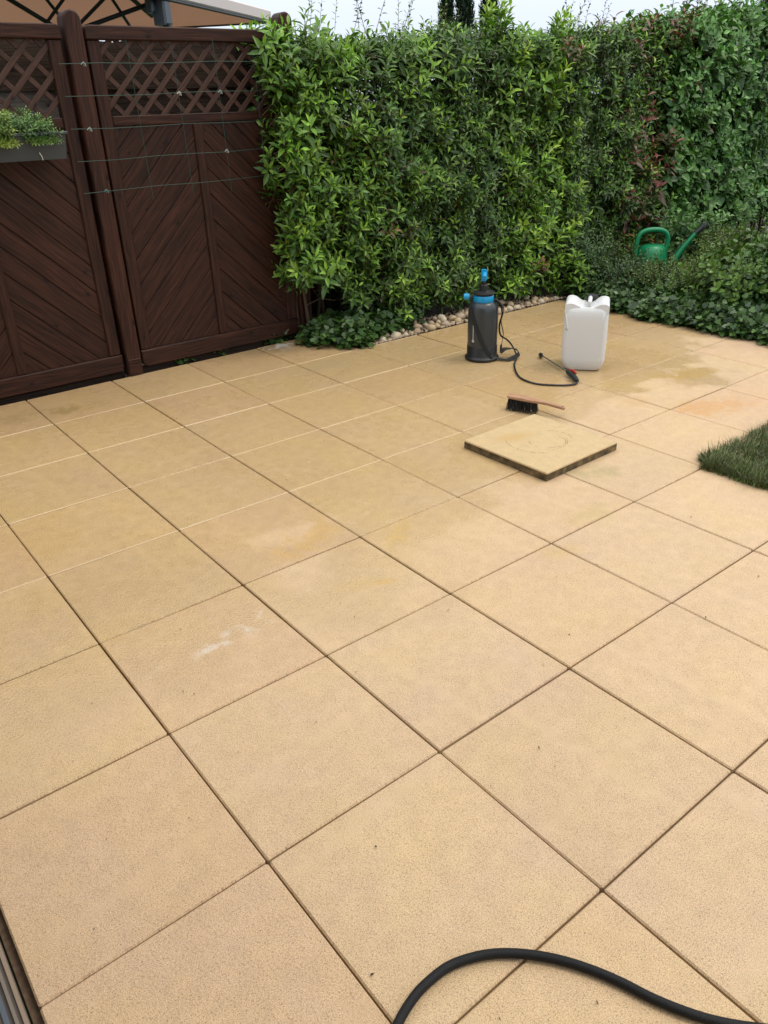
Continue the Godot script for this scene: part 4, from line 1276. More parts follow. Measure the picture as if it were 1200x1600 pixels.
# ------------------------------------------------------------------ planter and trellis
func make_planter() -> void:
	var grey := mat(0.040, 0.046, 0.048, 0.5)
	var o := thing("planter_box", "dark grey rectangular planter box hung on the fence", "planter", Vector3(0.06, 1.228, -3.40))
	var b := MB.new()
	var xl := -0.40; var xr := 0.40
	# four slightly flared walls and a floor, open above
	var fb := [Vector3(xl + 0.012, 0, 0.062), Vector3(xr - 0.012, 0, 0.062), Vector3(xr, 0.118, 0.078), Vector3(xl, 0.118, 0.078)]
	var bb := [Vector3(xl + 0.012, 0, -0.062), Vector3(xr - 0.012, 0, -0.062), Vector3(xr, 0.118, -0.078), Vector3(xl, 0.118, -0.078)]
	b.quad(fb[0], fb[1], fb[2], fb[3], Vector3(0, -0.13, 1).normalized())
	b.quad(bb[0], bb[1], bb[2], bb[3], Vector3(0, -0.13, -1).normalized())
	b.quad(fb[1], bb[1], bb[2], fb[2], Vector3(1, -0.1, 0).normalized())
	b.quad(fb[0], bb[0], bb[3], fb[3], Vector3(-1, -0.1, 0).normalized())
	b.quad(fb[0], fb[1], bb[1], bb[0], Vector3.DOWN)
	part("box", b.mesh(), grey, o)
	b = MB.new()
	b.box(at(0, 0.118, 0.080), Vector3(0.82, 0.014, 0.010), 0.003)
	b.box(at(0, 0.118, -0.080), Vector3(0.82, 0.014, 0.010), 0.003)
	b.box(at(xr + 0.003, 0.118, 0), Vector3(0.010, 0.014, 0.150), 0.003)
	b.box(at(xl - 0.003, 0.118, 0), Vector3(0.010, 0.014, 0.150), 0.003)
	part("rim", b.mesh(), grey, o)
	b = MB.new()
	b.box(at(0, 0.085, 0), Vector3(0.785, 0.012, 0.138), 0.002)
	part("potting_soil", b.mesh(), M.soil, o)
	var tie := mat(0.62, 0.58, 0.5, 0.5)
	b = MB.new()
	b.tube([Vector3(0.255, 0.035, 0.074), Vector3(0.262, 0.015, 0.079), Vector3(0.266, 0.001, 0.071)], 0.0025, 5)
	part("clip", b.mesh(), tie, o)
	b = MB.new()
	b.tube([Vector3(0.23, 0.10, -0.03), Vector3(0.215, 0.19, -0.03), Vector3(0.205, 0.205, -0.03)], 0.003, 5)
	part("plant_label", b.mesh(), tie, o)
	b = MB.new()
	b.tube([Vector3(0.15, 0.52, -0.095), Vector3(0.165, 0.585, -0.095)], 0.002, 4)
	# plants
	var herb := sprig(14, 0.06, 0.024, 0.010, Color(0.075, 0.16, 0.045), Color(0.17, 0.30, 0.08), 61, 0.4, 1.0, 0.2, Color(0.1, 0.16, 0.05))
	var lime := sprig(13, 0.07, 0.030, 0.013, Color(0.14, 0.24, 0.045), Color(0.34, 0.44, 0.10), 62, 0.4, 1.0, 0.2, Color(0.2, 0.25, 0.06))
	for q in [[0.17, 0.15, 0.10, herb, "green leafy herb at the corner of the planter box", 180], [-0.03, 0.135, 0.17, lime, "lime green leafy plant in the planter box", 230], [-0.24, 0.13, 0.12, herb, "green leafy herb at the house end of the planter box", 130]]:
		var p := thing("potted_plant", q[4], "plant", Vector3(0.06 + q[0], 1.318, -3.40), "plants in the grey planter")
		for k in 3:
			b = MB.new()
			b.tube([Vector3(rng.randf_range(-0.05, 0.05), -0.01, 0), Vector3(rng.randf_range(-0.06, 0.06), q[2] * 0.8, rng.randf_range(-0.03, 0.03))], 0.002, 4, false)
			part("stem", b.mesh(), M.leaf_stem if M.has("leaf_stem") else M.twig, p)
		var ts := []; var cs := []
		for k in q[5]:
			var x := rng.randf_range(-1, 1); var z := rng.randf_range(-1, 1)
			var y: float = q[2] * rng.randf() * (1.0 - 0.55 * x * x)
			var tone := rng.randf_range(0.75, 1.2)
			ts.append(aim(Vector3(x * 0.8, 0.7, z * 0.8 + 0.2), rng.randf() * TAU, rng.randf_range(0.7, 1.1), Vector3(x * (q[1] + 0.02), y, z * 0.07 + 0.01)))
			cs.append(Color(tone, tone, tone))
		for k in 16:
			ts.append(aim(Vector3(rng.randf_range(0.2, 0.8), -0.25, 0.5), rng.randf() * TAU, 0.9, Vector3(q[1] * rng.randf_range(0.1, 1.1), 0.01, 0.085)))
			cs.append(Color(1.1, 1.1, 1.0))
		many("foliage", q[3], M.leaf, ts, cs, p)

func make_trellis() -> void:
	var green := mat(0.018, 0.055, 0.040, 0.45)
	var o := thing("wire_grid", "thin green wire climbing grid tied to the fence", "trellis", Vector3(1.12, 1.0, -3.445))
	var org := o.position
	var ys := [1.650, 1.504, 1.355, 1.203, 1.050]
	for k in 5:
		var b := MB.new()
		var pts := []
		for i in 7:
			var s := i / 6.0
			pts.append(Vector3(0.534 + 1.30 * s, ys[k] + 0.018 * s * (1.0 if k < 2 else 0.3) + 0.003 * sin(i * 2.0 + k), -3.445 + 0.004 * sin(i * 1.7 + k * 2.0)) - org)
		b.tube(pts, 0.0019, 5)
		part("wire", b.mesh(), green, o)
	for q in [[0.905, 1.76], [1.155, 1.74], [1.405, 1.77], [1.655, 1.72]]:
		var b := MB.new()
		b.tube([Vector3(q[0], q[1], -3.449) - org, Vector3(q[0] + 0.008, 1.4, -3.450) - org, Vector3(q[0] + 0.016, 0.985, -3.449) - org], 0.0017, 5)
		part("wire", b.mesh(), green, o)
	var pale := mat(0.42, 0.50, 0.48, 0.4)
	for q in [[0.655, 1.652, 0.35], [0.655, 1.053, 0.1], [1.157, 1.512, 0.9], [1.41, 1.515, 0.5], [1.41, 1.21, 0.6], [0.625, 1.355, 0.5]]:
		var b := MB.new()
		var p := Vector3(q[0], q[1], -3.441) - org
		b.tube([p + Vector3(-0.010, -0.004, 0.002), p + Vector3(0, 0.005, 0.005), p + Vector3(0.010, 0.0, 0.003), p + Vector3(0.012, -0.012, 0.003)], 0.003, 5)
		b.tube([p + Vector3(0.004, -0.010, 0.0), p + Vector3(0.006, 0.010, 0.004)], 0.0025, 5)
		part("wire_tie", b.mesh(), mat(0.03 + q[2] * 0.45, 0.16 + q[2] * 0.3, 0.16 + q[2] * 0.25, 0.4), o)


# ------------------------------------------------------------------ pressure sprayer
func make_sprayer() -> void:
	var o := thing("pressure_sprayer", "dark grey garden pressure sprayer with bright blue collar and pump handle", "sprayer", Vector3(2.43, 0, -2.30))
	var tank := mat(0.030, 0.036, 0.040, 0.32)
	var black := mat(0.010, 0.011, 0.012, 0.45)
	var blue := mat(0.0, 0.26, 0.52, 0.35)
	var b := MB.new()
	b.lathe(at(0, 0, 0), [Vector2(0, 0.001), Vector2(0.100, 0.001), Vector2(0.106, 0.006), Vector2(0.106, 0.016), Vector2(0.098, 0.024), Vector2(0.094, 0.03), Vector2(0.094, 0.085), Vector2(0.092, 0.088)], 36)
	part("base", b.mesh(), black, o)
	b = MB.new()
	b.lathe(at(0, 0, 0), [Vector2(0.090, 0.080), Vector2(0.0915, 0.09), Vector2(0.0925, 0.20), Vector2(0.0915, 0.30), Vector2(0.088, 0.325), Vector2(0.080, 0.342), Vector2(0.068, 0.353), Vector2(0.058, 0.357), Vector2(0, 0.357)], 36)
	var tk := part("tank", b.mesh(), tank, o)
	b = MB.new()
	b.lathe(at(0, 0, 0), [Vector2(0.05, 0.350), Vector2(0.060, 0.352), Vector2(0.062, 0.356), Vector2(0.061, 0.388), Vector2(0.058, 0.392), Vector2(0.04, 0.392)], 32)
	part("collar", b.mesh(), blue, o)
	b = MB.new()
	b.lathe(at(0, 0, 0), [Vector2(0.05, 0.390), Vector2(0.055, 0.391), Vector2(0.064, 0.402), Vector2(0.066, 0.408), Vector2(0.064, 0.412), Vector2(0.036, 0.416), Vector2(0.027, 0.42), Vector2(0.025, 0.452), Vector2(0.022, 0.455), Vector2(0, 0.455)], 32)
	part("pump_cap", b.mesh(), black, o)
	b = MB.new()
	b.tube([Vector3(0, 0.44, 0), Vector3(0, 0.50, 0)], 0.013, 12)
	part("pump_rod", b.mesh(), black, o)
	# pump handle seen end-on, a short blue grip
	b = MB.new()
	var hd := Vector3(0.72, 0, -0.69)
	var hp := []; var hr := []
	for k in 9:
		var s := k / 8.0 * 2.0 - 1.0
		hp.append(Vector3(0, 0.505 + 0.012 * (1.0 - s * s), 0) + hd * s * 0.062)
		hr.append(0.016 if absf(s) < 0.9 else 0.012)
	b.tube(hp, hr, 12)
	part("pump_handle", b.mesh(), blue, o)
	b = MB.new()
	b.box(Transform3D(Basis(Vector3.UP, 0.76), Vector3(0, 0.508, 0)), Vector3(0.030, 0.066, 0.036), 0.010)
	part("handle_hub", b.mesh(), blue, o)
	# pressure valve on the side, blue knob
	b = MB.new()
	var vd := Vector3(-0.80, 0, -0.60)
	b.tube([vd * 0.06 + Vector3.UP * 0.378, vd * 0.096 + Vector3.UP * 0.384], 0.010, 10)
	part("valve_stem", b.mesh(), black, o)
	b = MB.new()
	b.tube([vd * 0.088 + Vector3.UP * 0.384, vd * 0.094 + Vector3.UP * 0.384, vd * 0.115 + Vector3.UP * 0.386, vd * 0.121 + Vector3.UP * 0.386], [0.016, 0.019, 0.019, 0.015], 12)
	part("valve_knob", b.mesh(), blue, o)
	# level scale: a pale strip with a dot
	var pale := mat(0.42, 0.43, 0.44, 0.5)
	b = MB.new()
	var face := Vector3(-0.80, 0, 0.60).normalized()
	var fa := face.rotated(Vector3.UP, -0.52)
	b.tube([fa * 0.0915 + Vector3.UP * 0.135, fa * 0.0915 + Vector3.UP * 0.225], 0.0035, 6)
	b.lathe(Transform3D(Basis(Quaternion(Vector3.UP, fa)), fa * 0.0905 + Vector3.UP * 0.128), [Vector2(0.009, 0.0), Vector2(0.009, 0.003), Vector2(0, 0.0035)], 14)
	part("level_scale", b.mesh(), pale, tk)
	# shoulder strap: across the front and hanging down to a loop on the slabs
	var web := mat(0.012, 0.013, 0.014, 0.8)
	b = MB.new()
	var cross := []
	for k in 12:
		var s := k / 11.0
		var a := lerpf(-1.0, 0.92, pow(s, 1.15))
		var d := Vector3(-0.80, 0, 0.60).normalized().rotated(Vector3.UP, a)
		cross.append(d * (0.0955 if s < 0.93 else 0.099) + Vector3.UP * lerpf(0.325, 0.035, smoothstep(0.0, 1.0, s)))
	ribbon(b, cross, 0.026, 0.003, Vector3.ZERO)
	var sp := part("strap", b.mesh(), web, o)
	b = MB.new()
	var rd := Vector3(0.62, 0, 0.78).normalized()
	var side := Vector3(0.70, 0, 0.70)
	var q0 := rd * 0.07 + Vector3.UP * 0.37
	ribbon(b, [q0, rd * 0.105 + Vector3.UP * 0.345, rd * 0.125 + Vector3.UP * 0.30, rd * 0.112 + Vector3.UP * 0.235, rd * 0.128 + Vector3.UP * 0.16, rd * 0.120 + Vector3.UP * 0.09, rd * 0.115 + Vector3.UP * 0.045, rd * 0.14 + Vector3(0.03, 0.055, -0.02), rd * 0.19 + Vector3(0.05, 0.050, -0.02), rd * 0.215 + Vector3(0.02, 0.03, 0.0), rd * 0.18 + Vector3(-0.03, 0.012, 0.02), rd * 0.12 + Vector3(-0.03, 0.010, 0.02), rd * 0.098 + Vector3(-0.035, 0.022, 0.01)], 0.026, 0.003, Vector3.ZERO)
	part("strap", b.mesh(), web, o)
	b = MB.new()
	b.box(Transform3D(Basis(Vector3.UP, 0.7), rd * 0.118 + Vector3.UP * 0.075), Vector3(0.034, 0.022, 0.012), 0.003)
	part("buckle", b.mesh(), black, sp)
	# hose out of the collar, down and over the slabs to the lance
	b = MB.new()
	var org := o.position
	var raw := [rd * 0.062 + Vector3.UP * 0.365 + org, rd * 0.10 + Vector3.UP * 0.34 + org, rd * 0.116 + Vector3.UP * 0.28 + org, rd * 0.102 + Vector3.UP * 0.21 + org, rd * 0.112 + Vector3.UP * 0.15 + org, Vector3(2.575, 0.105, -2.23), Vector3(2.625, 0.062, -2.235), Vector3(2.62, 0.02, -2.19), Vector3(2.55, 0.008, -2.12), Vector3(2.47, 0.006, -2.06), Vector3(2.38, 0.006, -1.965), Vector3(2.315, 0.006, -1.876), Vector3(2.29, 0.006, -1.80), Vector3(2.296, 0.006, -1.715), Vector3(2.355, 0.006, -1.632), Vector3(2.407, 0.006, -1.588), Vector3(2.455, 0.008, -1.572), Vector3(2.476, 0.014, -1.585)]
	b.tube(smooth_path(raw, 5, org), 0.0055, 8)
	part("hose", b.mesh(), black, o)
	# lance with its grip
	var l := thing("spray_lance", "grey metal spray lance with black and red trigger grip on the slabs", "spray lance", Vector3(2.53, 0, -1.68))
	org = l.position
	b = MB.new()
	b.tube([Vector3(2.470, 0.017, -1.580) - org, Vector3(2.485, 0.020, -1.605) - org, Vector3(2.515, 0.024, -1.655) - org, Vector3(2.545, 0.022, -1.705) - org, Vector3(2.556, 0.020, -1.724) - org], [0.011, 0.016, 0.018, 0.016, 0.010], 12)
	part("grip", b.mesh(), mat(0.012, 0.022, 0.020, 0.5), l)
	b = MB.new()
	b.tube([Vector3(2.545, 0.035, -1.700) - org, Vector3(2.525, 0.047, -1.655) - org, Vector3(2.505, 0.043, -1.620) - org], [0.006, 0.008, 0.005], 8)
	part("trigger", b.mesh(), mat(0.42, 0.018, 0.015, 0.4), l)
	b = MB.new()
	b.tube([Vector3(2.552, 0.020, -1.718) - org, Vector3(2.676, 0.024, -2.015) - org, Vector3(2.690, 0.018, -2.035) - org], 0.0042, 8)
	part("tube", b.mesh(), mat(0.32, 0.33, 0.34, 0.3, 0.8), l)
	b = MB.new()
	b.tube([Vector3(2.684, 0.020, -2.028) - org, Vector3(2.700, 0.016, -2.052) - org, Vector3(2.712, 0.015, -2.066) - org], [0.008, 0.015, 0.013], 10)
	part("nozzle", b.mesh(), black, l)

func smooth_path(raw: Array, sub: int, org: Vector3) -> Array:
	var out := []
	for i in raw.size() - 1:
		var p0: Vector3 = raw[maxi(i - 1, 0)]; var p1: Vector3 = raw[i]; var p2: Vector3 = raw[i + 1]; var p3: Vector3 = raw[mini(i + 2, raw.size() - 1)]
		for k in sub:
			out.append(p1.cubic_interpolate(p2, p0, p3, float(k) / sub) - org)
	out.append(raw[-1] - org)
	return out

# a webbing band: its breadth runs upright where it hangs flat against a body, or along the given axis
func ribbon(b: MB, raw: Array, wd: float, th: float, org: Vector3) -> void:
	var pts := smooth_path(raw, 4, org)
	var k := pts.size()
	for i in k - 1:
		var d: Vector3 = (pts[i + 1] - pts[i]).normalized()
		var rad: Vector3 = Vector3(pts[i].x, 0, pts[i].z).normalized()
		if d.y * d.y < 0.2 and pts[i].y < 0.07: rad = Vector3(0.2, 0.5, 0.2) + rad * 0.6
		var ax := d.cross(rad).normalized()
		var nr := ax.cross(d).normalized()
		var d2: Vector3 = (pts[mini(i + 2, k - 1)] - pts[i + 1]).normalized() if i + 2 < k else d
		var rad2: Vector3 = Vector3(pts[i + 1].x, 0, pts[i + 1].z).normalized()
		if d2.y * d2.y < 0.2 and pts[i + 1].y < 0.07: rad2 = Vector3(0.2, 0.5, 0.2) + rad2 * 0.6
		var ax2 := d2.cross(rad2).normalized()
		if ax2.dot(ax) < 0: ax2 = -ax2
		var nr2 := ax2.cross(d2).normalized()
		var A: Vector3 = pts[i] - ax * wd * 0.5; var B: Vector3 = pts[i] + ax * wd * 0.5
		var C: Vector3 = pts[i + 1] + ax2 * wd * 0.5; var D: Vector3 = pts[i + 1] - ax2 * wd * 0.5
		for s in [1.0, -1.0]:
			var o1: Vector3 = nr * th * 0.5 * s; var o2: Vector3 = nr2 * th * 0.5 * s
			b.tri(A + o1, B + o1, C + o2, nr * s, nr * s, nr2 * s); b.tri(A + o1, C + o2, D + o2, nr * s, nr2 * s, nr2 * s)
		var h1: Vector3 = nr * th * 0.5; var h2: Vector3 = nr2 * th * 0.5
		b.tri(B + h1, B - h1, C - h2, ax, ax, ax2); b.tri(B + h1, C - h2, C + h2, ax, ax2, ax2)
		b.tri(A + h1, A - h1, D - h2, -ax, -ax, -ax2); b.tri(A + h1, D - h2, D + h2, -ax, -ax2, -ax2)


# ------------------------------------------------------------------ white canister
func make_canister() -> void:
	var o := thing("plastic_canister", "white plastic canister with black cap standing on the slabs", "canister", Vector3(2.755, 0, -1.775))
	o.rotation.y = atan2(-0.80, 0.60)       # its broad face looks back along the terrace
	var white := mat(0.62, 0.63, 0.63, 0.42)
	white.subsurf_scatter_enabled = true
	white.subsurf_scatter_strength = 0.15
	var b := MB.new()
	# stacked rounded-rectangle rings: [y, half width, half depth, corner]
	var rings := [[0.002, 0.098, 0.090, 0.045], [0.010, 0.108, 0.100, 0.045], [0.045, 0.122, 0.112, 0.035], [0.075, 0.125, 0.114, 0.03], [0.17, 0.1265, 0.116, 0.028], [0.27, 0.125, 0.115, 0.03], [0.315, 0.124, 0.113, 0.034], [0.345, 0.1225, 0.108, 0.036], [0.365, 0.120, 0.098, 0.04], [0.372, 0.116, 0.088, 0.04]]
	var loops := []
	var per := 8
	for r in rings:
		var lp := []
		for c in 4:
			var sx: float = [1, -1, -1, 1][c]; var sz: float = [1, 1, -1, -1][c]
			for k in per:
				var a := PI * 0.5 * (c + float(k) / (per - 1))
				lp.append(Vector3(sx * (r[1] - r[3]) + cos(a) * r[3], r[0], sz * (r[2] - r[3]) + sin(a) * r[3]))
		loops.append(lp)
	var cnt := per * 4
	var nrm := []
	for i in loops.size():
		var row := []
		for k in cnt:
			var t1: Vector3 = loops[i][(k + 1) % cnt] - loops[i][(k + cnt - 1) % cnt]
			var t2: Vector3 = loops[mini(i + 1, loops.size() - 1)][k] - loops[maxi(i - 1, 0)][k]
			var q := t2.cross(t1).normalized()
			if q.dot(Vector3(loops[i][k].x, 0, loops[i][k].z)) < 0: q = -q
			row.append(q)
		nrm.append(row)
	for i in loops.size() - 1:
		for k in cnt:
			var k2 := (k + 1) % cnt
			b.tri(loops[i][k], loops[i][k2], loops[i + 1][k2], nrm[i][k], nrm[i][k2], nrm[i + 1][k2])
			b.tri(loops[i][k], loops[i + 1][k2], loops[i + 1][k], nrm[i][k], nrm[i + 1][k2], nrm[i + 1][k])
	for k in cnt:
		var k2 := (k + 1) % cnt
		b.tri(Vector3(0, 0.372, 0), loops[-1][k], loops[-1][k2], Vector3.UP, Vector3.UP, Vector3.UP)
		b.tri(Vector3(0, 0.002, 0), loops[0][k], loops[0][k2], Vector3.DOWN, Vector3.DOWN, Vector3.DOWN)
	part("body", b.mesh(), white, o)
	# two shoulder humps with the saddle between them
	for sx in [-1.0, 1.0]:
		b = MB.new()
		var prof := []
		for q in [[0.1235, 0.372], [0.1225, 0.390], [0.117, 0.401], [0.106, 0.407], [0.092, 0.409], [0.078, 0.407], [0.064, 0.400], [0.050, 0.390], [0.038, 0.381], [0.026, 0.376], [0.016, 0.374]]:
			prof.append(q)
		var hw := 0.105
		for k in 10:
			for m in 12:
				var s0 := m / 12.0 * PI; var s1 := (m + 1) / 12.0 * PI
				var f := func(idx: int, ang: float) -> Vector3:
					var x: float = prof[idx][0]; var h: float = prof[idx][1] - 0.34
					return Vector3(sx * x, 0.34 + h * pow(sin(ang), 0.22), cos(ang) * hw * (1.0 - 0.01 * idx))
				var A: Vector3 = f.call(k, s0); var B: Vector3 = f.call(k + 1, s0); var C: Vector3 = f.call(k + 1, s1); var D: Vector3 = f.call(k, s1)
				var g := (B - A).cross(C - A)
				if g.length() < 1e-9: g = (C - A).cross(D - A)
				if g.length() < 1e-9: continue
				g = g.normalized()
				if g.dot((A + C) * 0.5 - Vector3(sx * 0.07, 0.33, 0)) < 0: g = -g
				b.tri(A, B, C, g, g, g); b.tri(A, C, D, g, g, g)
		# outer end
		part("shoulder", b.mesh(), white, o)
	b = MB.new()
	b.box(at(0.012, 0.388, 0.070), Vector3(0.022, 0.036, 0.030), 0.007)
	part("handle_end", b.mesh(), white, o)
	b = MB.new()
	b.tube([Vector3(0.012, 0.383, 0.07), Vector3(0.012, 0.402, 0.05), Vector3(0.012, 0.406, 0.0), Vector3(0.012, 0.396, -0.03)], 0.012, 10)
	part("handle", b.mesh(), white, o)
	b = MB.new()
	b.lathe(at(0.02, 0.37, -0.072), [Vector2(0.030, 0), Vector2(0.032, 0.003), Vector2(0.032, 0.034), Vector2(0.029, 0.038), Vector2(0, 0.038)], 24)
	part("cap", b.mesh(), mat(0.012, 0.012, 0.013, 0.5), o)
	b = MB.new()
	# moulded creases below the shoulders
	for sx in [-1.0, 1.0]:
		b.tube([Vector3(sx * 0.118, 0.352, 0.074), Vector3(sx * 0.114, 0.33, 0.106), Vector3(sx * 0.100, 0.255, 0.1135), Vector3(sx * 0.0985, 0.245, 0.1125)], [0.004, 0.006, 0.005, 0.002], 8)
	part("moulded_rib", b.mesh(), white, o)
	b = MB.new()
	b.box(Transform3D(Basis(Vector3.BACK, 0.5), Vector3(-0.105, 0.25, 0.1145)), Vector3(0.016, 0.0025, 0.003), 0.0008)
	b.box(Transform3D(Basis(Vector3.BACK, -0.3), Vector3(-0.100, 0.243, 0.1148)), Vector3(0.008, 0.002, 0.003), 0.0008)
	part("scuff", b.mesh(), mat(0.1, 0.1, 0.1, 0.8), o)


# ------------------------------------------------------------------ hand brush
func make_brush() -> void:
	var head := Vector3(1.935, 0, -1.475)
	var tail := Vector3(2.038, 0, -1.262)
	var d := (tail - Vector3(1.905, 0, -1.565)); d.y = 0
	d = d.normalized()
	var o := thing("hand_brush", "hand brush with wooden handle and black bristles standing on its bristles", "brush", head)
	var ang := atan2(-d.z, d.x)
	o.rotation.y = ang
	var woodm := stain_wood(170, Color(0.30, 0.165, 0.09), Color(0.48, 0.28, 0.17), 0.55)
	# stock and handle as one outline seen from above, handle tapering and dropping to its tip
	var pts := []
	var wid := []
	var outl := [[-0.100, 0.020, 0.072, 0.016], [-0.095, 0.026, 0.072, 0.018], [-0.03, 0.028, 0.070, 0.019], [0.045, 0.027, 0.066, 0.018], [0.066, 0.020, 0.064, 0.017], [0.082, 0.014, 0.062, 0.016], [0.12, 0.0125, 0.058, 0.015], [0.165, 0.0145, 0.052, 0.015], [0.190, 0.0145, 0.048, 0.014], [0.200, 0.009, 0.046, 0.012]]
	var b := MB.new()
	var rings := []
	for r in outl:
		var ring := []
		for k in 12:
			var a := TAU * k / 12.0
			var cx := signf(cos(a)) * pow(absf(cos(a)), 0.5); var cy := signf(sin(a)) * pow(absf(sin(a)), 0.5)
			ring.append(Vector3(r[0], r[2] + cy * r[3] * 0.5, cx * r[1]))
		rings.append(ring)
	for i in rings.size() - 1:
		for k in 12:
			var k2 := (k + 1) % 12
			var ca := Vector3(outl[i][0], outl[i][2], 0)
			var A: Vector3 = rings[i][k]; var B: Vector3 = rings[i][k2]; var C: Vector3 = rings[i + 1][k2]; var D: Vector3 = rings[i + 1][k]
			var g := (B - A).cross(C - A).normalized()
			if g.dot((A + B) * 0.5 - ca) < 0: g = -g
			var w := 0.5
			b.tri(A, B, C, (g + (A - ca).normalized() * w).normalized(), (g + (B - ca).normalized() * w).normalized(), g, Vector2(A.x, A.z + A.y), Vector2(B.x, B.z + B.y), Vector2(C.x, C.z + C.y))
			b.tri(A, C, D, g, g, g, Vector2(A.x, A.z + A.y), Vector2(C.x, C.z + C.y), Vector2(D.x, D.z + D.y))
	for e in [0, rings.size() - 1]:
		var cc := Vector3(outl[e][0], outl[e][2], 0)
		var nn := Vector3.LEFT if e == 0 else Vector3.RIGHT
		for k in 12: b.tri(cc, rings[e][k], rings[e][(k + 1) % 12], nn, nn, nn)
	part("handle", b.mesh(), woodm, o)
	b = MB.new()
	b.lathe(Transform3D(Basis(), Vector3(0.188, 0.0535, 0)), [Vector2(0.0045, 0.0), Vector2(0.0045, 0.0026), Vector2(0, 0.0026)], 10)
	part("hole_disc", b.mesh(), mat(0.03, 0.018, 0.012, 0.8), o)  # solid disc, painted dark like the shaded inside of a hole
	# bristle tufts
	for i in 11:
		for j in 3:
			b = MB.new()
			b.has_c = true
			var rx := -0.090 + i * 0.0135; var rz := (j - 1) * 0.016
			for k in 16:
				var a := rng.randf() * TAU
				var s := rng.randf() * 0.005
				var p0 := Vector3(rx + cos(a) * s, 0.062, rz + sin(a) * s)
				var p1 := Vector3(rx * 1.08 + cos(a) * s * 2.4 + (0.004 if i > 8 else 0.0), rng.randf_range(0.001, 0.006), rz * 1.5 + sin(a) * s * 2.4)
				var g := rng.randf_range(0.006, 0.018)
				if rng.randf() < 0.06: g = 0.13
				b.col = Color(g, g, g * 1.05)
				b.tube([p0, p1], [0.0010, 0.0007], 3, false)
			var bm := mat(1, 1, 1, 0.5)
			if not M.has("bristle"):
				bm.vertex_color_use_as_albedo = true
				M.bristle = bm
			part("bristle_tuft", b.mesh(), M.bristle, o)


# ------------------------------------------------------------------ loose slab
func make_loose_slab() -> void:
	# lies on the terrace, its sides stained by soil
	var m := slab_mesh(1.383, 1.883, -1.342, -0.842, 0.002, 0.040, 0.7, Vector2(0.3, 0.6), 0.003)
	var o := thing("loose_paver", "loose sand-coloured slab with dirty sides lying on the terrace", "paving slab", Vector3(1.617, 0.0, -1.102))
	o.rotation.y = 0.02
	# top with scratched rings and rust marks
	var side := 384
	var n1 := noise_bytes(noise(301, 0.02, 4), side); var n2 := noise_bytes(noise(302, 0.09, 3), side); var n3 := noise_bytes(noise(303, 0.3, 2), side)
	var dat := PackedByteArray(); dat.resize(side * side * 3)
	for j in side:
		for i in side:
			var k := j * side + i
			var x := (i + 0.5) / side - 0.5; var y := (j + 0.5) / side - 0.5
			var a := n1[k] / 255.0; var d := n2[k] / 255.0; var e := n3[k] / 255.0
			var c := Color(0.51, 0.375, 0.195) * (1.0 + (a - 0.5) * 0.16 + (d - 0.5) * 0.14 + (e - 0.5) * 0.16)
			# rubbed circles left by a brush: broken dark arcs
			for q in [[0.06, 0.05, 0.155, 0.0, 2.4], [0.02, -0.02, 0.25, 0.5, 2.0], [0.02, -0.03, 0.31, 2.2, 3.9], [0.10, 0.03, 0.21, -0.9, 0.6], [-0.02, 0.02, 0.10, 2.6, 4.0]]:
				var dx: float = x - q[0]; var dy: float = (y - q[1])
				var rr := sqrt(dx * dx + dy * dy)
				var an := atan2(dy, dx)
				if an < q[3] - 0.2: an += TAU
				if absf(rr - q[2]) < 0.0055 and an > q[3] and an < q[4] and d > 0.42:
					c = c.lerp(Color(0.20, 0.13, 0.05), 0.8 * clampf((d - 0.42) * 6.0, 0, 1))
			var rust := clampf((blob(x, y, -0.12, -0.22, 0.22, 0.10, 0.3) + (d - 0.5) * 1.4 + (a - 0.5)) * 1.6, 0, 1)
			c = c.lerp(Color(0.48, 0.29, 0.09), rust * 0.6)
			c = c.linear_to_srgb()
			dat[k * 3] = int(clampf(c.r, 0, 1) * 255); dat[k * 3 + 1] = int(clampf(c.g, 0, 1) * 255); dat[k * 3 + 2] = int(clampf(c.b, 0, 1) * 255)
	var tm := StandardMaterial3D.new()
	tm.albedo_texture = ImageTexture.create_from_image(Image.create_from_data(side, side, false, Image.FORMAT_RGB8, dat))
	tm.roughness = 0.55
	tm.heightmap_enabled = true
	tm.heightmap_texture = noise_tex(noise(304, 0.25, 3, FastNoiseLite.TYPE_SIMPLEX), 512)
	tm.heightmap_scale = 0.12
	var b := MB.new()
	var h := 0.247
	var t := Transform3D(Basis(Vector3(1, 0, 0), Vector3(0, 0, -1), Vector3(0, 1, 0)), Vector3(0, 0.0412, 0))
	b.prism(t, PackedVector2Array([Vector2(-h, -h + 0.004), Vector2(-h + 0.004, -h), Vector2(h - 0.004, -h), Vector2(h, -h + 0.004), Vector2(h, h - 0.004), Vector2(h - 0.004, h), Vector2(-h + 0.004, h), Vector2(-h, h - 0.004)]), 0.008, 0.003)
	for i in b.v.size(): b.u[i] = Vector2(b.v[i].x / 0.5 + 0.5, b.v[i].z / 0.5 + 0.5)
	part("face", b.mesh(), tm, o)
	b = MB.new()
	var t2 := Transform3D(t.basis, Vector3(0, 0.0336, 0))
	var h2 := 0.2455
	b.prism(t2, PackedVector2Array([Vector2(-h2, -h2), Vector2(h2, -h2), Vector2(h2, h2), Vector2(-h2, h2)]), 0.0325, 0.001)
	var dirt := rough_ground(Color(0.030, 0.022, 0.011), Color(0.26, 0.18, 0.08), 305, 1.1, 0.6)
	part("core", b.mesh(), dirt, o)


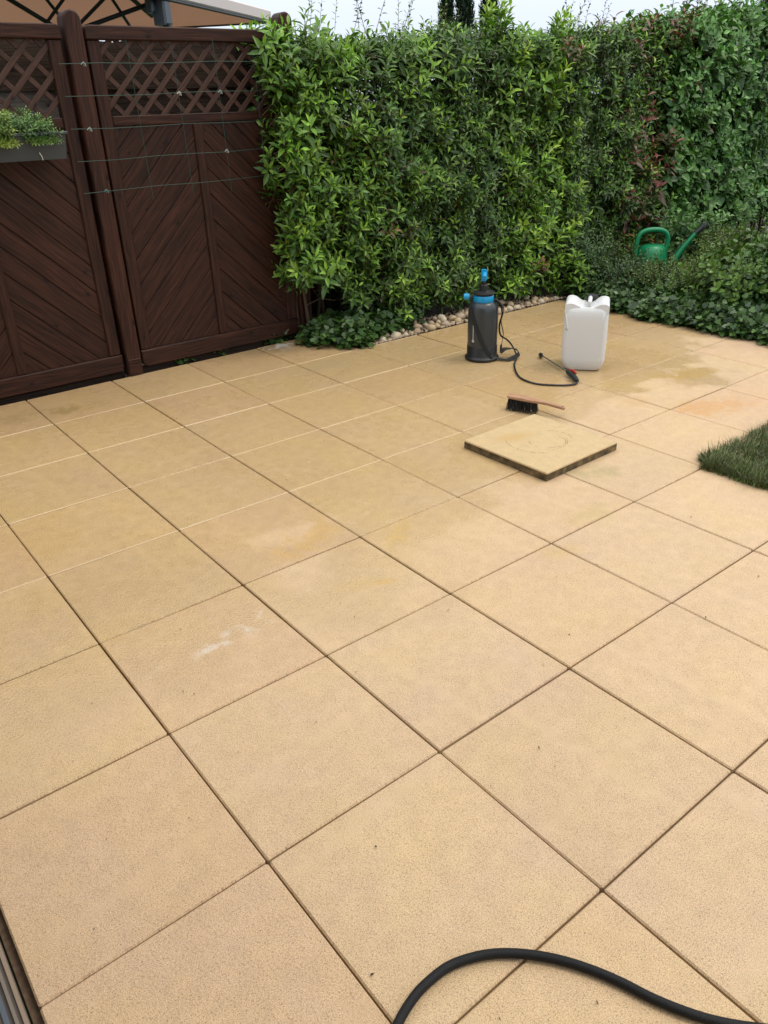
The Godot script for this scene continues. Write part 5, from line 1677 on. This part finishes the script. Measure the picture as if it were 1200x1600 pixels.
# ------------------------------------------------------------------ thick black hose in front
func make_garden_hose() -> void:
	var raw := []
	for p in [[-0.66, 0.60], [-0.60, 0.53], [-0.55, 0.475], [-0.498, 0.443], [-0.448, 0.426], [-0.409, 0.421], [-0.36, 0.423], [-0.315, 0.438], [-0.272, 0.462], [-0.231, 0.497], [-0.192, 0.542], [-0.16, 0.592], [-0.135, 0.644], [-0.115, 0.698], [-0.091, 0.747], [-0.063, 0.791], [-0.022, 0.839], [0.04, 0.90], [0.12, 0.97], [0.22, 1.02]]:
		raw.append(Vector3(p[0], 0.0105, p[1]))
	var b := MB.new()
	b.tube(smooth_path(raw, 4, Vector3(-0.2, 0, 0.6)), 0.0090, 16)
	var m := mat(0.006, 0.0065, 0.0075, 0.5)
	m.heightmap_enabled = true
	m.heightmap_texture = noise_tex(noise(401, 0.05, 3), 256)
	m.heightmap_scale = 0.05
	m.uv1_scale = Vector3(12, 30, 1)
	m.metallic_specular = 0.35
	thing_mesh("garden_hose", b.mesh(), m, "thick black rubber hose curving over the slabs by the door", "hose", Vector3(-0.2, 0, 0.6))


# ------------------------------------------------------------------ watering can
func make_watering_can() -> void:
	var o := thing("watering_can", "green plastic watering can half hidden in the border shrubs", "watering can", Vector3(4.85, -0.012, -2.78))
	o.scale = Vector3.ONE * 1.08
	o.rotation.y = atan2(-0.62, 0.78) + 0.12      # its spout points along the border, away from the fence
	var green := mat(0.004, 0.20, 0.075, 0.38)
	var b := MB.new()
	b.lathe(Transform3D(Basis().scaled(Vector3(1.25, 1, 0.85)), Vector3.ZERO), [Vector2(0, 0.0), Vector2(0.092, 0.0), Vector2(0.10, 0.012), Vector2(0.104, 0.10), Vector2(0.100, 0.22), Vector2(0.088, 0.285), Vector2(0.074, 0.318), Vector2(0.05, 0.33), Vector2(0, 0.333)], 28)
	part("body", b.mesh(), green, o)
	b = MB.new()
	var pts := []
	for p in [[-0.118, 0.16], [-0.128, 0.24], [-0.128, 0.34], [-0.112, 0.405], [-0.07, 0.432], [0.0, 0.438], [0.06, 0.430], [0.10, 0.405], [0.116, 0.36], [0.108, 0.30], [0.085, 0.265]]:
		pts.append(Vector3(p[0], p[1], 0))
	b.tube(smooth_path(pts, 4, Vector3.ZERO), 0.0175, 12)
	part("handle", b.mesh(), green, o)
	b = MB.new()
	b.tube([Vector3(0.09, 0.07, 0), Vector3(0.16, 0.16, 0), Vector3(0.24, 0.29, 0), Vector3(0.335, 0.405, 0)], [0.036, 0.028, 0.021, 0.015], 12)
	part("spout", b.mesh(), green, o)
	b = MB.new()
	b.tube([Vector3(0.325, 0.395, 0), Vector3(0.36, 0.425, 0), Vector3(0.40, 0.455, 0), Vector3(0.405, 0.459, 0)], [0.016, 0.020, 0.036, 0.034], 14)
	part("sprinkler_rose", b.mesh(), mat(0.008, 0.014, 0.013, 0.5), o)


# ------------------------------------------------------------------ crumbs on the slabs
func make_debris() -> void:
	var b := MB.new()
	b.has_c = true
	var spots := [[0.18, -0.60], [0.42, -0.43], [1.10, -2.3], [1.16, -2.27], [0.92, -1.85], [0.75, -2.05], [0.83, -0.33], [1.00, -0.30], [-0.40, -0.62], [0.62, -0.10], [0.20, 0.15], [1.35, 0.1], [1.0, 0.12], [-0.28, -0.9], [0.02, -0.38], [-0.05, -1.45], [0.55, -1.6], [1.62, -1.95], [2.55, -0.75], [3.1, -1.75], [3.45, -1.35], [-0.48, 0.34], [-0.35, 0.55], [0.08, -2.2], [1.9, -2.2], [1.42, -2.62], [0.28, -2.75], [-0.3, 0.12], [0.45, -0.05], [0.9, 0.02], [1.55, -0.28]]
	for s in spots:
		var x: float = s[0]; var z: float = s[1]
		var a := rng.randf() * TAU
		b.col = [Color(0.03, 0.02, 0.015), Color(0.10, 0.05, 0.02), Color(0.06, 0.03, 0.02), Color(0.22, 0.06, 0.03)][rng.randi() % 4]
		b.leaf(Vector3(x, 0.003, z), Vector3(cos(a), 0.08, sin(a)).normalized(), Vector3.UP, rng.randf_range(0.005, 0.013), rng.randf_range(0.002, 0.005), 0.4, 0.1)
	for k in 120:
		var x := rng.randf_range(-0.9, 3.9); var z := rng.randf_range(-3.4, 0.7)
		if x > 1.98 and (z > -0.55 or z < -2.95): continue
		if absf(x - 1.63) < 0.3 and absf(z + 1.1) < 0.3: continue
		var a := rng.randf() * TAU
		b.col = [Color(0.05, 0.035, 0.025), Color(0.14, 0.09, 0.05), Color(0.08, 0.05, 0.03)][rng.randi() % 3]
		b.leaf(Vector3(x, 0.0022, z), Vector3(cos(a), 0.1, sin(a)).normalized(), Vector3.UP, rng.randf_range(0.003, 0.009), rng.randf_range(0.0015, 0.003), 0.4, 0.1)
	var m := mat(1, 1, 1, 0.8)
	m.vertex_color_use_as_albedo = true
	var o := thing_mesh("leaf_litter", b.mesh(), m, "tiny dark leaf crumbs and seeds scattered over the slabs", "litter")
	o.set_meta("kind", "stuff")
